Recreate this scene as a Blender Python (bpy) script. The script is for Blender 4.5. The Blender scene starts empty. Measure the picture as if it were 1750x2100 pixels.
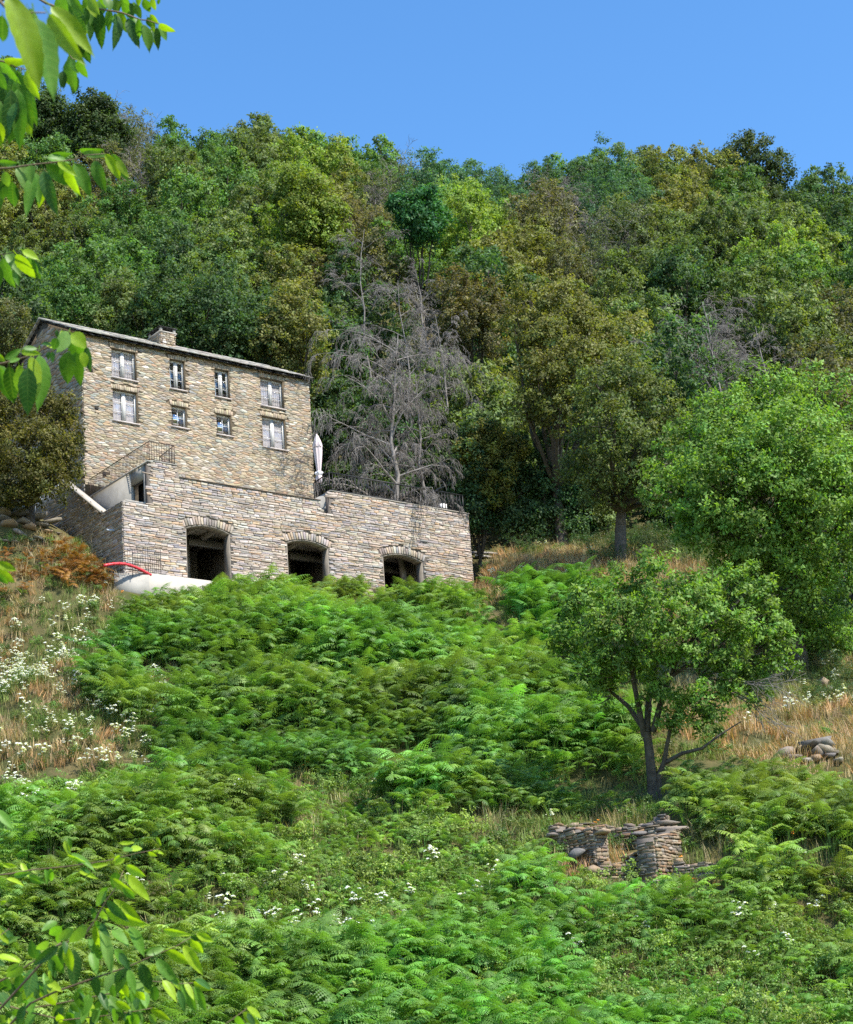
import bpy, math, random
import numpy as np
from mathutils import Matrix, Vector

# ------------------------------------------------------------------ camera, sky, sun
sc = bpy.context.scene
COL = sc.collection
PITCH, ROLL, FPX = math.radians(17.882), math.radians(-4.343), 4600.0 * 1750 / 2048   # focal length in 1750-px frame
fwd = Vector((0, math.cos(PITCH), math.sin(PITCH)))
r0 = Vector((1, 0, 0)); u0 = r0.cross(fwd)
cr = math.cos(ROLL) * r0 + math.sin(ROLL) * u0
cu = -math.sin(ROLL) * r0 + math.cos(ROLL) * u0
cam = bpy.data.cameras.new('camera'); camo = bpy.data.objects.new('camera', cam); COL.objects.link(camo)
cam.sensor_fit = 'HORIZONTAL'; cam.sensor_width = 36; cam.lens = 36 * FPX / 1750
cam.clip_start = 0.05; cam.clip_end = 5000
camo.matrix_world = Matrix(((cr.x, cu.x, -fwd.x, 0), (cr.y, cu.y, -fwd.y, 0), (cr.z, cu.z, -fwd.z, 0), (0, 0, 0, 1)))
cam.dof.use_dof = True; cam.dof.focus_distance = 95; cam.dof.aperture_fstop = 24
sc.camera = camo

SUN_EL, SUN_AZ = math.radians(51), math.atan2(0.83, -0.557)      # azimuth measured from +Y towards +X
world = bpy.data.worlds.new('World'); sc.world = world; world.use_nodes = True
wn, wl = world.node_tree.nodes, world.node_tree.links
wn.clear()
sky = wn.new('ShaderNodeTexSky'); sky.sky_type = 'NISHITA'; sky.sun_disc = False
sky.sun_elevation = SUN_EL; sky.sun_rotation = SUN_AZ
sky.air_density = 1.0; sky.dust_density = 0.25; sky.ozone_density = 2.2; sky.altitude = 300
bg = wn.new('ShaderNodeBackground'); bg.inputs['Strength'].default_value = 0.138
hsv = wn.new('ShaderNodeHueSaturation'); hsv.inputs['Saturation'].default_value = 1.24
wo = wn.new('ShaderNodeOutputWorld')
wl.new(sky.outputs[0], hsv.inputs['Color']); wl.new(hsv.outputs[0], bg.inputs['Color']); wl.new(bg.outputs[0], wo.inputs['Surface'])
sun = bpy.data.lights.new('sun', 'SUN'); sun.energy = 4.1; sun.angle = math.radians(0.53); sun.color = (1.0, 0.95, 0.87)
suno = bpy.data.objects.new('sun', sun); COL.objects.link(suno)
to_sun = Vector((math.sin(SUN_AZ) * math.cos(SUN_EL), math.cos(SUN_AZ) * math.cos(SUN_EL), math.sin(SUN_EL)))
suno.rotation_euler = to_sun.to_track_quat('Z', 'Y').to_euler(); suno.location = to_sun * 60
vs = sc.view_settings; vs.view_transform = 'Standard'; vs.look = 'None'; vs.gamma = 1; vs.exposure = 1.1
vs.use_curve_mapping = False
sc.render.engine = 'CYCLES'
cy = sc.cycles
cy.max_bounces = 5; cy.diffuse_bounces = 4; cy.glossy_bounces = 2; cy.transmission_bounces = 2; cy.transparent_max_bounces = 6
cy.use_denoising = False; cy.sample_clamp_indirect = 2.5; cy.caustics_reflective = False; cy.caustics_refractive = False

# ------------------------------------------------------------------ geometry of the view (1750 x 2100 reading frame)
CRv, CUv, FWv = np.array(cr), np.array(cu), np.array(fwd)
def ray(u, v):
    return CRv * ((u - 875) / FPX) - CUv * ((v - 1050) / FPX) + FWv
def at(u, v, depth):
    return ray(u, v) * depth
def proj(P):
    P = np.asarray(P, float)
    c = P @ FWv; c = np.where(np.abs(c) < 1e-6, 1e-6, c)
    return 875 + FPX * (P @ CRv) / c, 1050 - FPX * (P @ CUv) / c, c
# frame of the house: x along the front, y uphill, z up
YAW = math.radians(51.5616)
DX = np.array([math.sin(YAW), math.cos(YAW), 0.0]); DY = np.array([-math.cos(YAW), math.sin(YAW), 0.0])
A0 = np.array([-16.5935, 99.5565, 30.1343])
HROT = math.atan2(DX[1], DX[0])
def loc(a, s, z):
    return A0 + DX * a + DY * s + np.array([0, 0, z])

# ------------------------------------------------------------------ mesh helpers
def mesh_np(name, V, F, nper=4, attrs=None, smooth=False):
    """mesh from arrays; F is (n, nper) or a list of index lists"""
    me = bpy.data.meshes.new(name)
    V = np.ascontiguousarray(V, dtype=np.float32)
    if isinstance(F, np.ndarray):
        n, k = F.shape; loops = F.reshape(-1).astype(np.int32)
        starts = (np.arange(n) * k).astype(np.int32); totals = np.full(n, k, np.int32)
    else:
        totals = np.array([len(f) for f in F], np.int32); n = len(F)
        loops = np.array([i for f in F for i in f], np.int32)
        starts = np.concatenate(([0], np.cumsum(totals)[:-1])).astype(np.int32)
    me.vertices.add(len(V)); me.vertices.foreach_set('co', V.ravel())
    me.loops.add(len(loops)); me.loops.foreach_set('vertex_index', loops)
    me.polygons.add(n); me.polygons.foreach_set('loop_start', starts)
    try: me.polygons.foreach_set('loop_total', totals)
    except Exception: pass
    me.update(calc_edges=True)
    for an, (dom, typ, arr) in (attrs or {}).items():
        at_ = me.attributes.new(an, typ, dom)
        key = {'FLOAT': 'value', 'FLOAT_COLOR': 'color', 'FLOAT_VECTOR': 'vector', 'INT': 'value'}[typ]
        at_.data.foreach_set(key, np.ascontiguousarray(arr, dtype=np.int32 if typ == 'INT' else np.float32).ravel())
    if smooth: me.polygons.foreach_set('use_smooth', np.ones(n, bool))
    return me
class MB:
    """collects polygons; build() links them as one mesh object"""
    def __init__(s): s.v, s.f, s.c = [], [], []
    def poly(s, pts, faces, col=None):
        o = len(s.v); s.v.extend([tuple(p) for p in pts]); s.f.extend([[o + i for i in f] for f in faces])
        if col is not None: s.c.extend([col] * len(pts))
        return s
    def box(s, x0, x1, y0, y1, z0, z1):
        p = [(x0,y0,z0),(x1,y0,z0),(x1,y1,z0),(x0,y1,z0),(x0,y0,z1),(x1,y0,z1),(x1,y1,z1),(x0,y1,z1)]
        return s.poly(p, [(0,3,2,1),(4,5,6,7),(0,1,5,4),(1,2,6,5),(2,3,7,6),(3,0,4,7)])
    def prism(s, pts, off):
        n = len(pts); off = np.array(off)
        P = [np.array(p, float) for p in pts]; Q = [p + off for p in P]
        return s.poly(P + Q, [list(range(n))[::-1], list(range(n, 2*n))] + [[i, (i+1) % n, n + (i+1) % n, n + i] for i in range(n)])
    def bar(s, p, q, r, n=6, r2=None):
        return s.tube([p, q], [r, r if r2 is None else r2], n)
    def tube(s, pts, rad, n=6, cap=True):
        pts = [np.array(p, float) for p in pts]; m = len(pts)
        if not hasattr(rad, '__len__'): rad = [rad] * m
        V = []; ref = np.array([0.31, 0.77, 0.55])
        for i, p in enumerate(pts):
            t = pts[min(i+1, m-1)] - pts[max(i-1, 0)]; t = t / (np.linalg.norm(t) + 1e-9)
            if abs(t @ ref) > .95: ref = np.array([1., 0, 0])
            a = np.cross(t, ref); a /= np.linalg.norm(a); b = np.cross(t, a)
            for k in range(n):
                th = 2 * math.pi * k / n; V.append(p + rad[i] * (math.cos(th) * a + math.sin(th) * b))
        F = [[i*n + k, i*n + (k+1) % n, (i+1)*n + (k+1) % n, (i+1)*n + k] for i in range(m-1) for k in range(n)]
        if cap: F += [list(range(n))[::-1], list(range((m-1)*n, m*n))]
        return s.poly(V, F)
    def mesh(s, name, smooth=False):
        at_ = {'Col': ('POINT', 'FLOAT_COLOR', np.array([(*c, 1) for c in s.c]))} if s.c and len(s.c) == len(s.v) else None
        me = mesh_np(name, np.array(s.v), s.f, attrs=at_, smooth=smooth)
        return me
    def build(s, name, mat, parent=None, smooth=False):
        return obj(name, s.mesh(name, smooth), mat, parent)
def obj(name, me, mat=None, parent=None, link=True):
    o = bpy.data.objects.new(name, me)
    if link: COL.objects.link(o)
    if mat is not None and me is not None and not me.materials: me.materials.append(mat)
    if parent is not None: o.parent = parent
    return o
def thing(name, label, cat, location=(0, 0, 0), rotz=0.0, group=None):
    o = bpy.data.objects.new(name, None); COL.objects.link(o); o.empty_display_size = .3
    o.location = location; o.rotation_euler = (0, 0, rotz)
    return tag(o, label, cat, group)
def tag(o, label=None, cat=None, group=None, kind=None):
    if label: o['label'] = label
    if cat: o['category'] = cat
    if group: o['group'] = group
    if kind: o['kind'] = kind
    return o
def hthing(name, label, cat, a, s, z, group=None):
    """a thing standing in the frame of the house; its parts are written relative to (a, s, z)"""
    return thing(name, label, cat, tuple(loc(a, s, z)), HROT, group)

# ------------------------------------------------------------------ materials
def mat_new(name):
    m = bpy.data.materials.new(name); m.use_nodes = True
    nt = m.node_tree; nt.nodes.clear()
    out = nt.nodes.new('ShaderNodeOutputMaterial')
    return m, nt, nt.nodes, nt.links, out
def principled(nt, col=(.5, .5, .5), rough=.7, spec=.3, metal=0):
    p = nt.nodes.new('ShaderNodeBsdfPrincipled')
    p.inputs['Base Color'].default_value = (*col, 1); p.inputs['Roughness'].default_value = rough
    p.inputs['Specular IOR Level'].default_value = spec; p.inputs['Metallic'].default_value = metal
    return p
def mixc(nt, a, b, fac, blend='MIX'):
    m = nt.nodes.new('ShaderNodeMix'); m.data_type = 'RGBA'; m.blend_type = blend
    for sock, v in ((m.inputs['Factor'], fac), (m.inputs[6], a), (m.inputs[7], b)):
        if hasattr(v, 'links') or hasattr(v, 'node'): nt.links.new(v, sock)
        elif isinstance(v, tuple): sock.default_value = (*v[:3], 1)
        else: sock.default_value = v
    return m.outputs[2]
def noise(nt, scale, detail=4, rough=.6, vec=None, dist=0):
    n = nt.nodes.new('ShaderNodeTexNoise'); n.inputs['Scale'].default_value = scale
    n.inputs['Detail'].default_value = detail; n.inputs['Roughness'].default_value = rough; n.inputs['Distortion'].default_value = dist
    if vec is not None: nt.links.new(vec, n.inputs['Vector'])
    return n.outputs['Fac']
def ramp(nt, fac, stops):
    r = nt.nodes.new('ShaderNodeValToRGB'); e = r.color_ramp.elements
    while len(e) < len(stops): e.new(.5)
    for k, (p, c) in enumerate(stops): e[k].position = p; e[k].color = (*c, 1) if len(c) == 3 else c
    nt.links.new(fac, r.inputs[0]); return r.outputs[0]
def texco(nt, which='Object'):
    return nt.nodes.new('ShaderNodeTexCoord').outputs[which]
def bump(nt, h, strength=.4, dist=.02):
    b = nt.nodes.new('ShaderNodeBump'); b.inputs['Strength'].default_value = strength; b.inputs['Distance'].default_value = dist
    nt.links.new(h, b.inputs['Height']); return b.outputs[0]
def math_(nt, op, a, b=None):
    m = nt.nodes.new('ShaderNodeMath'); m.operation = op
    for k, v in enumerate((a, b)):
        if v is None: continue
        if hasattr(v, 'node'): nt.links.new(v, m.inputs[k])
        else: m.inputs[k].default_value = v
    return m.outputs[0]

def leaf_shader(name, base=None, transl=.42, rough=.55, spec=.2, tip_col=(.20, .160, .048)):
    """foliage: colour from the object (obj.color) or fixed; 'tone' and 'tip' are stored per leaf"""
    m, nt, N, L, out = mat_new(name)
    if base is None:
        oi = N.new('ShaderNodeObjectInfo'); colr = oi.outputs['Color']; tipf = oi.outputs['Alpha']
    else:
        rgb = N.new('ShaderNodeRGB'); rgb.outputs[0].default_value = (*base, 1); colr = rgb.outputs[0]; tipf = None
    at_ = N.new('ShaderNodeAttribute'); at_.attribute_name = 'leaf'
    sep = N.new('ShaderNodeSeparateColor'); L.new(at_.outputs['Color'], sep.inputs[0])
    tone, tip = sep.outputs[0], sep.outputs[1]
    if tipf is not None: f = math_(nt, 'MULTIPLY', tip, tipf)
    else: f = math_(nt, 'MULTIPLY', tip, .35)
    c1 = mixc(nt, colr, tip_col, f)
    v = math_(nt, 'MULTIPLY_ADD', tone, 1.1); v.node.inputs[2].default_value = .45
    hs = N.new('ShaderNodeHueSaturation'); L.new(c1, hs.inputs['Color']); L.new(v, hs.inputs['Value'])
    hshift = math_(nt, 'MULTIPLY_ADD', sep.outputs[2], .05); hshift.node.inputs[2].default_value = .475
    L.new(hshift, hs.inputs['Hue'])
    p = principled(nt, rough=rough, spec=spec); L.new(hs.outputs[0], p.inputs['Base Color'])
    tr = N.new('ShaderNodeBsdfTranslucent')
    tc = mixc(nt, hs.outputs[0], (1.25, 1.35, .35), 1.0, 'MULTIPLY'); L.new(tc, tr.inputs['Color'])
    mx = N.new('ShaderNodeMixShader'); mx.inputs[0].default_value = transl
    L.new(p.outputs[0], mx.inputs[1]); L.new(tr.outputs[0], mx.inputs[2]); L.new(mx.outputs[0], out.inputs['Surface'])
    return m
def inst_leaf(name, transl=.35, rough=.45, spec=.3):
    """ground cover: colour comes from the instancer's 'tint', variation from the plant's 'leaf'"""
    m, nt, N, L, out = mat_new(name)
    ia = N.new('ShaderNodeAttribute'); ia.attribute_type = 'INSTANCER'; ia.attribute_name = 'tint'
    at_ = N.new('ShaderNodeAttribute'); at_.attribute_name = 'leaf'
    sep = N.new('ShaderNodeSeparateColor'); L.new(at_.outputs['Color'], sep.inputs[0])
    v = math_(nt, 'MULTIPLY_ADD', sep.outputs[0], .8); v.node.inputs[2].default_value = .6
    hs = N.new('ShaderNodeHueSaturation'); L.new(ia.outputs['Color'], hs.inputs['Color']); L.new(v, hs.inputs['Value'])
    p = principled(nt, rough=rough, spec=spec); L.new(hs.outputs[0], p.inputs['Base Color'])
    tr = N.new('ShaderNodeBsdfTranslucent')
    tc = mixc(nt, hs.outputs[0], (1.2, 1.3, .4), 1.0, 'MULTIPLY'); L.new(tc, tr.inputs['Color'])
    mx = N.new('ShaderNodeMixShader'); mx.inputs[0].default_value = transl
    L.new(p.outputs[0], mx.inputs[1]); L.new(tr.outputs[0], mx.inputs[2]); L.new(mx.outputs[0], out.inputs['Surface'])
    return m
def plain(name, c1, c2=None, scale=3.0, rough=.8, spec=.25, bmp=.3, bdist=.01, metal=0, bscale=None):
    m, nt, N, L, out = mat_new(name)
    p = principled(nt, c1, rough, spec, metal)
    vec = texco(nt)
    if c2 is not None:
        n1 = noise(nt, scale, 6, .65, vec); L.new(ramp(nt, n1, [(.3, c1), (.7, c2)]), p.inputs['Base Color'])
    if bmp: L.new(bump(nt, noise(nt, bscale or scale * 6, 5, .6, vec), bmp, bdist), p.inputs['Normal'])
    L.new(p.outputs[0], out.inputs['Surface']); return m
def stone_mat(name, lichen=(.32, .31, .27), lich=.25, rough=.85):
    m, nt, N, L, out = mat_new(name)
    at_ = N.new('ShaderNodeAttribute'); at_.attribute_name = 'Col'
    vec = texco(nt)
    n1 = noise(nt, 5, 6, .7, vec); n2 = noise(nt, 22, 4, .7, vec)
    c = mixc(nt, at_.outputs['Color'], lichen, math_(nt, 'MULTIPLY', ramp(nt, n1, [(.45, (0,0,0)), (.75, (1,1,1))]), lich))
    v = math_(nt, 'MULTIPLY_ADD', n2, .7); v.node.inputs[2].default_value = .62
    hs = N.new('ShaderNodeHueSaturation'); L.new(c, hs.inputs['Color']); L.new(v, hs.inputs['Value'])
    p = principled(nt, rough=rough, spec=.2); L.new(hs.outputs[0], p.inputs['Base Color'])
    L.new(bump(nt, n2, .6, .03), p.inputs['Normal']); L.new(p.outputs[0], out.inputs['Surface'])
    return m
def glass_mat(name, refl=.3, tint=(.9, .95, 1)):
    m, nt, N, L, out = mat_new(name)
    t = N.new('ShaderNodeBsdfTransparent'); t.inputs[0].default_value = (*tint, 1)
    g = N.new('ShaderNodeBsdfGlossy'); g.inputs['Roughness'].default_value = .02
    mx = N.new('ShaderNodeMixShader'); mx.inputs[0].default_value = refl; L.new(t.outputs[0], mx.inputs[1]); L.new(g.outputs[0], mx.inputs[2])
    L.new(mx.outputs[0], out.inputs['Surface']); return m

M = dict(
    leaf=leaf_shader('tree_leaf'),
    fern=inst_leaf('bracken_leaf', .38), grass=inst_leaf('grass_blade', .3, .6, .15), petal=inst_leaf('flower_petal', .25, .7, .1),
    bark=plain('bark', (.055, .045, .037), (.13, .115, .095), 5, .9, .15, .8, .03),
    bark_grey=plain('bark_grey', (.15, .135, .12), (.30, .275, .25), 4, .9, .15, .6, .02),
    deadwood=plain('dead_wood', (.13, .115, .10), (.28, .255, .235), 3, .85, .15, .4, .01),
    twig=plain('cherry_twig', (.10, .07, .04), (.20, .145, .08), 30, .6, .3, .3, .002),
    stone=stone_mat('rubble_stone'), ledge=stone_mat('ledge_stone', (.45, .42, .40), .3), slate=stone_mat('roof_slate', (.34, .33, .31), .4),
    rock=stone_mat('field_stone', (.30, .28, .25), .3),
    mortar=plain('mortar', (.105, .082, .055), (.17, .135, .09), 6, .95, .1, .5, .02),
    joint=plain('dark_joint', (.13, .11, .092), (.19, .165, .14), 6, .95, .1, .5, .02),
    concrete=plain('concrete', (.27, .255, .225), (.38, .36, .32), 1.3, .9, .2, .25, .006),
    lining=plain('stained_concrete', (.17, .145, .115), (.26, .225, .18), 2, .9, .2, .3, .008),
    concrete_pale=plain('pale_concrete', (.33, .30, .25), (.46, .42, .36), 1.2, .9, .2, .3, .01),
    sill=plain('sill_stone', (.42, .36, .32), (.52, .46, .41), 4, .7, .3, .2, .004),
    frame=plain('window_frame', (.50, .49, .46), None, 1, .5, .4, 0),
    muntin=plain('muntin', (.72, .72, .70), None, 1, .5, .4, 0),
    curtain=plain('curtain', (.60, .44, .35), (.66, .50, .41), 2.5, .85, .15, .15, .01),
    curtain_white=plain('white_curtain', (.7, .68, .66), (.78, .76, .74), 3, .9, .1, .1, .01),
    room=plain('dark_room', (.03, .028, .026), None, 1, .9, .1, 0),  # near black, paints the shade of unlit rooms and holes
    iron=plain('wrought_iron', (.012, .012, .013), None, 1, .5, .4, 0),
    rust_iron=plain('rusty_iron', (.035, .022, .017), (.06, .035, .025), 12, .7, .3, 0),
    canvas=plain('parasol_canvas', (.56, .46, .46), (.64, .55, .54), 2, .85, .15, .2, .01),
    cover=plain('parasol_strap', (.68, .66, .66), (.75, .73, .73), 4, .8, .2, .2, .01),
    pipe=plain('red_pipe', (.50, .025, .035), (.62, .05, .06), 9, .4, .4, 0),
    pvc=plain('grey_pvc', (.42, .45, .48), None, 1, .4, .4, 0),
    wood=plain('old_timber', (.33, .30, .27), (.5, .47, .43), 8, .85, .2, .4, .01),
    terracotta=plain('terracotta', (.38, .15, .09), (.46, .2, .13), 6, .8, .2, 0),
    white=plain('white_render', (.66, .64, .61), (.76, .74, .71), 5, .85, .2, .2, .01),
    glass=glass_mat('window_glass', .10), glass_sky=glass_mat('window_glass_clear', .55),
)

# ------------------------------------------------------------------ the hillside
_cp = []
def _g(u, v, depth, dz=0):
    p = at(u, v, depth); _cp.append((p[0], p[1], p[2] + dz))
for q in [(40,2090,52),(875,2090,50),(1700,2090,50),(-300,2090,55),(2050,2090,52),
          (100,1780,62),(600,1790,60.5),(1000,1790,60),(1325,1800,60.5),(1700,1800,58.5),(2050,1800,60),(-250,1780,66),
          (1337,1650,66),(800,1640,68),(200,1640,70),(1700,1640,67),(2050,1640,70),(-250,1640,76),
          (400,1500,79),(850,1500,78),(1250,1500,75),(1680,1545,72.5),(1500,1500,76),
          (100,1400,88),(500,1350,90),(900,1350,91),(1150,1330,93),(1400,1430,84),(1650,1400,88),(2000,1400,93),(-250,1400,95),
          (60,1240,100),(280,1250,100.5),(480,1262,100.5),(700,1255,101.5),(900,1255,105),
          (1150,1185,112),(1277,1155,112),(1400,1240,102),(1500,1260,100),(1700,1240,104),(2000,1240,110),
          (1000,1120,119.5),(1150,1130,118),(1400,1120,117),(1700,1110,119)]: _g(*q)
for a, s, z in [(0,-.8,-1.4),(5,-1.3,-1.9),(10,-1.3,-1.1),(18,-1.2,0.2),(24.5,-1,1.2),(26,0,1.6),(29,3,3.0),
                (-1.2,3,1.8),(-1.2,8,5.2),(-2,12,7),(-6,5,4.6),(-11,10,8.5),(0,19,11),(10,20,11.5),(20,19,11.5),(27,9,8),(31,16,13),(-20,16,15)]:
    _cp.append(tuple(loc(a, s, z)))
for q in [(400,660,145,-7),(100,640,150,-7),(-250,700,150,-7),(1000,800,142,-7),(1400,800,142,-7),(1700,800,140,-7),(2050,800,145,-7),
          (300,450,178,-7),(900,500,176,-7),(1400,500,180,-7),(1700,520,182,-7),(-250,450,180,-7),(2050,600,185,-7),
          (-300,210,210,-7),(130,250,212,-8),(350,318,213,-8),(620,310,215,-7),(980,390,217,-9.5),(1280,350,226,-7),(1700,420,226,-7),(2050,430,230,-7)]: _g(*q)
for x, y, z in [(-300,0,10),(-60,0,-1),(-15,8,-1.6),(0,0,-1.68),(15,8,-2.2),(60,0,-6),(300,0,-10),(0,20,-3.6),(-14,30,-2.4),(14,30,-3.6),(0,38,-1.2),(-18,42,.6),(18,42,-1.2),
                (-300,300,80),(300,300,60),(-100,275,92),(0,280,96),(100,285,84),(-100,420,40),(100,420,35),(0,420,40),(-300,500,10),(300,500,10),(0,700,0),(-600,200,20),(600,200,10),(0,-300,-6)]:
    _cp.append((x, y, z))
_cp = np.array(_cp)
_S = 60.0
def _U(r2): return np.where(r2 > 1e-12, r2 * np.log(np.maximum(r2, 1e-12)), 0) * .5
_n = len(_cp); _P = _cp[:, :2] / _S
_K = _U(((_P[:, None] - _P[None]) ** 2).sum(-1)) + np.eye(_n) * 2e-4
_Q = np.c_[np.ones(_n), _P]
_w = np.linalg.solve(np.block([[_K, _Q], [_Q.T, np.zeros((3, 3))]]), np.r_[_cp[:, 2], 0, 0, 0])
def vnoise(x, y, s, seed=0):
    """smooth value noise in 0..1"""
    x = np.asarray(x, float) / s + 1000.3; y = np.asarray(y, float) / s + 1000.7
    xi, yi = np.floor(x).astype(int), np.floor(y).astype(int); fx, fy = x - xi, y - yi
    fx = fx * fx * (3 - 2 * fx); fy = fy * fy * (3 - 2 * fy)
    def h(a, b):
        n = (a * 374761393 + b * 668265263 + seed * 974711) & 0x7fffffff
        n = ((n ^ (n >> 13)) * 1274126177) & 0x7fffffff
        return ((n ^ (n >> 16)) & 0xffff) / 65535.0
    return (h(xi, yi) * (1-fx) + h(xi+1, yi) * fx) * (1-fy) + (h(xi, yi+1) * (1-fx) + h(xi+1, yi+1) * fx) * fy
def smoothstep(a, b, x):
    t = np.clip((x - a) / (b - a), 0, 1); return t * t * (3 - 2 * t)
def mound(X, Y):
    return vnoise(X, Y*1.9, 7.0, 51)*.62+vnoise(X, Y*1.4, 3.0, 52)*.38
def gz(X, Y, cut=False):
    X, Y = np.broadcast_arrays(np.asarray(X, float), np.asarray(Y, float)); sh = X.shape
    x, y = X.ravel() / _S, Y.ravel() / _S
    z = np.empty(x.shape)
    for i in range(0, len(x), 20000):
        d2 = (x[i:i+20000, None] - _P[:, 0]) ** 2 + (y[i:i+20000, None] - _P[:, 1]) ** 2
        z[i:i+20000] = _U(d2) @ _w[:_n] + _w[_n] + _w[_n+1] * x[i:i+20000] + _w[_n+2] * y[i:i+20000]
    X, Y = X.ravel(), Y.ravel()
    sdist = (X - A0[0]) * DY[0] + (Y - A0[1]) * DY[1]
    mid = smoothstep(40, 55, Y) * (1 - smoothstep(100, 112, Y)) * (1 - smoothstep(-9, -3, sdist))
    # old terraces and hummocks on the slope
    z += mid * ((mound(X, Y) - .5) * 2.6 + (vnoise(X, Y, 1.8, 5) - .5) * .4)
    z += smoothstep(118, 140, Y) * (vnoise(X, Y, 14, 8) - .5) * 3.0
    if cut:
        e = np.c_[X - A0[0], Y - A0[1]]; a = e @ DX[:2]; s = e @ DY[:2]
        inside = (a > .3) & (a < 24.2) & (s > .35) & (s < 17.3)
        z = np.where(inside, np.minimum(z, A0[2] - .5), z)
    return z.reshape(sh)
def g1(x, y): return float(gz(np.array([x]), np.array([y]))[0])
def hit(u, v, d0=40.0, d1=330.0):
    """where the line of sight through (u, v) meets the hillside"""
    ds = np.linspace(d0, d1, 1200); P = ray(u, v)[None] * ds[:, None]
    below = P[:, 2] <= gz(P[:, 0], P[:, 1])
    i = int(np.argmax(below)) if below.any() else len(ds) - 1
    return P[i]
_xs = np.unique(np.r_[-900, -600, -400, -300, -220, -160, -120, np.arange(-100, -36, 4), np.arange(-34, 34.1, .5), np.arange(36, 101, 4), 120, 160, 220, 300, 400, 600, 900])
_ys = np.unique(np.r_[-300, -150, -60, -20, np.arange(-8, 42, 2), np.arange(42, 132.1, .5), np.arange(134, 262, 3), np.arange(270, 420, 15), 480, 560, 700, 900])
_gx, _gy = np.meshgrid(_xs, _ys)
_gzv = gz(_gx, _gy, True)
_ii = np.arange(len(_xs) * len(_ys)).reshape(len(_ys), len(_xs))
_F = np.stack([_ii[:-1, :-1], _ii[:-1, 1:], _ii[1:, 1:], _ii[1:, :-1]], -1).reshape(-1, 4)
def ground_mat():
    m, nt, N, L, out = mat_new('hillside_soil')
    vec = texco(nt)
    n1 = noise(nt, .35, 6, .65, vec); n2 = noise(nt, 3.5, 6, .7, vec)
    base = ramp(nt, n1, [(.30, (.055, .062, .022)), (.48, (.10, .088, .038)), (.62, (.17, .125, .06)), (.8, (.23, .17, .095))])
    c = mixc(nt, base, (.05, .065, .02), math_(nt, 'MULTIPLY', n2, .7))
    p = principled(nt, rough=.95, spec=.1); L.new(c, p.inputs['Base Color'])
    L.new(bump(nt, n2, .8, .12), p.inputs['Normal']); L.new(p.outputs[0], out.inputs['Surface']); return m
gr = obj('hillside_ground', mesh_np('hillside_ground', np.c_[_gx.ravel(), _gy.ravel(), _gzv.ravel()], _F, smooth=True), ground_mat())
tag(gr, 'steep grassy hillside rising to a wooded ridge', kind='structure')

# ------------------------------------------------------------------ stone walls
def clip_half(poly, px, pz, nx, nz):
    """keep the side where (p - (px,pz)) . n <= 0"""
    out = []; m = len(poly)
    for i in range(m):
        a, b = poly[i], poly[(i+1) % m]
        da = (a[0]-px)*nx + (a[1]-pz)*nz; db = (b[0]-px)*nx + (b[1]-pz)*nz
        if da <= 0: out.append(a)
        if (da < 0 < db) or (db < 0 < da):
            t = da / (da - db); out.append((a[0]+(b[0]-a[0])*t, a[1]+(b[1]-a[1])*t))
    return out
def area(p):
    return .5 * abs(sum(p[i][0]*p[(i+1) % len(p)][1] - p[(i+1) % len(p)][0]*p[i][1] for i in range(len(p))))
def cut_excl(poly, c, excl):
    """cut a stone back from convex openings (counter-clockwise polygons); None when its centre lies inside one"""
    for E_ in excl:
        best, be = -1e9, None
        for i in range(len(E_)):
            a, b = E_[i], E_[(i+1) % len(E_)]
            ex, ez = b[0]-a[0], b[1]-a[1]; l = math.hypot(ex, ez); nx, nz = ez/l, -ex/l
            dd = (c[0]-a[0])*nx + (c[1]-a[1])*nz
            if dd > best: best, be = dd, (a, nx, nz)
        if best <= .01: return None
        poly = clip_half(poly, be[0][0], be[0][1], -be[1], -be[2])
        if len(poly) < 3: return None
    return poly
def rubble(x0, x1, z0, z1, sx, sz, excl, seed, drop=.14):
    rnd = random.Random(seed); pts = {}; nr = int((z1-z0)/sz)+1; nc = int((x1-x0)/sx)+2
    for r in range(-1, nr+1):
        for c in range(-1, nc+1):
            if rnd.random() < drop: continue
            pts[r, c] = (x0+(c+.5*(r % 2)+rnd.uniform(-.46, .46))*sx, z0+(r+.5+rnd.uniform(-.55, .55))*sz)
    k = sx/sz*1.0; out = []
    for (r, c), p in pts.items():
        if not (x0-.1 < p[0] < x1+.1 and z0-.1 < p[1] < z1+.1): continue
        poly = [(p[0]-2*sx, p[1]-2.2*sz), (p[0]+2*sx, p[1]-2.2*sz), (p[0]+2*sx, p[1]+2.2*sz), (p[0]-2*sx, p[1]+2.2*sz)]
        for dr in range(-3, 4):
            for dc in range(-3, 4):
                q = pts.get((r+dr, c+dc))
                if q is None or q is p: continue
                mx, mz = (p[0]+q[0])/2, (p[1]+q[1])/2
                poly = clip_half(poly, mx, mz, (q[0]-p[0]), (q[1]-p[1])*k*k)
                if len(poly) < 3: break
            if len(poly) < 3: break
        for (hx, hz, nx, nz) in ((x0, 0, -1, 0), (x1, 0, 1, 0), (0, z0, 0, -1), (0, z1, 0, 1)):
            if len(poly) >= 3: poly = clip_half(poly, hx, hz, nx, nz)
        if len(poly) < 3: continue
        poly = cut_excl(poly, p, excl)
        if poly and area(poly) > .006: out.append(poly)
    return out
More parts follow.
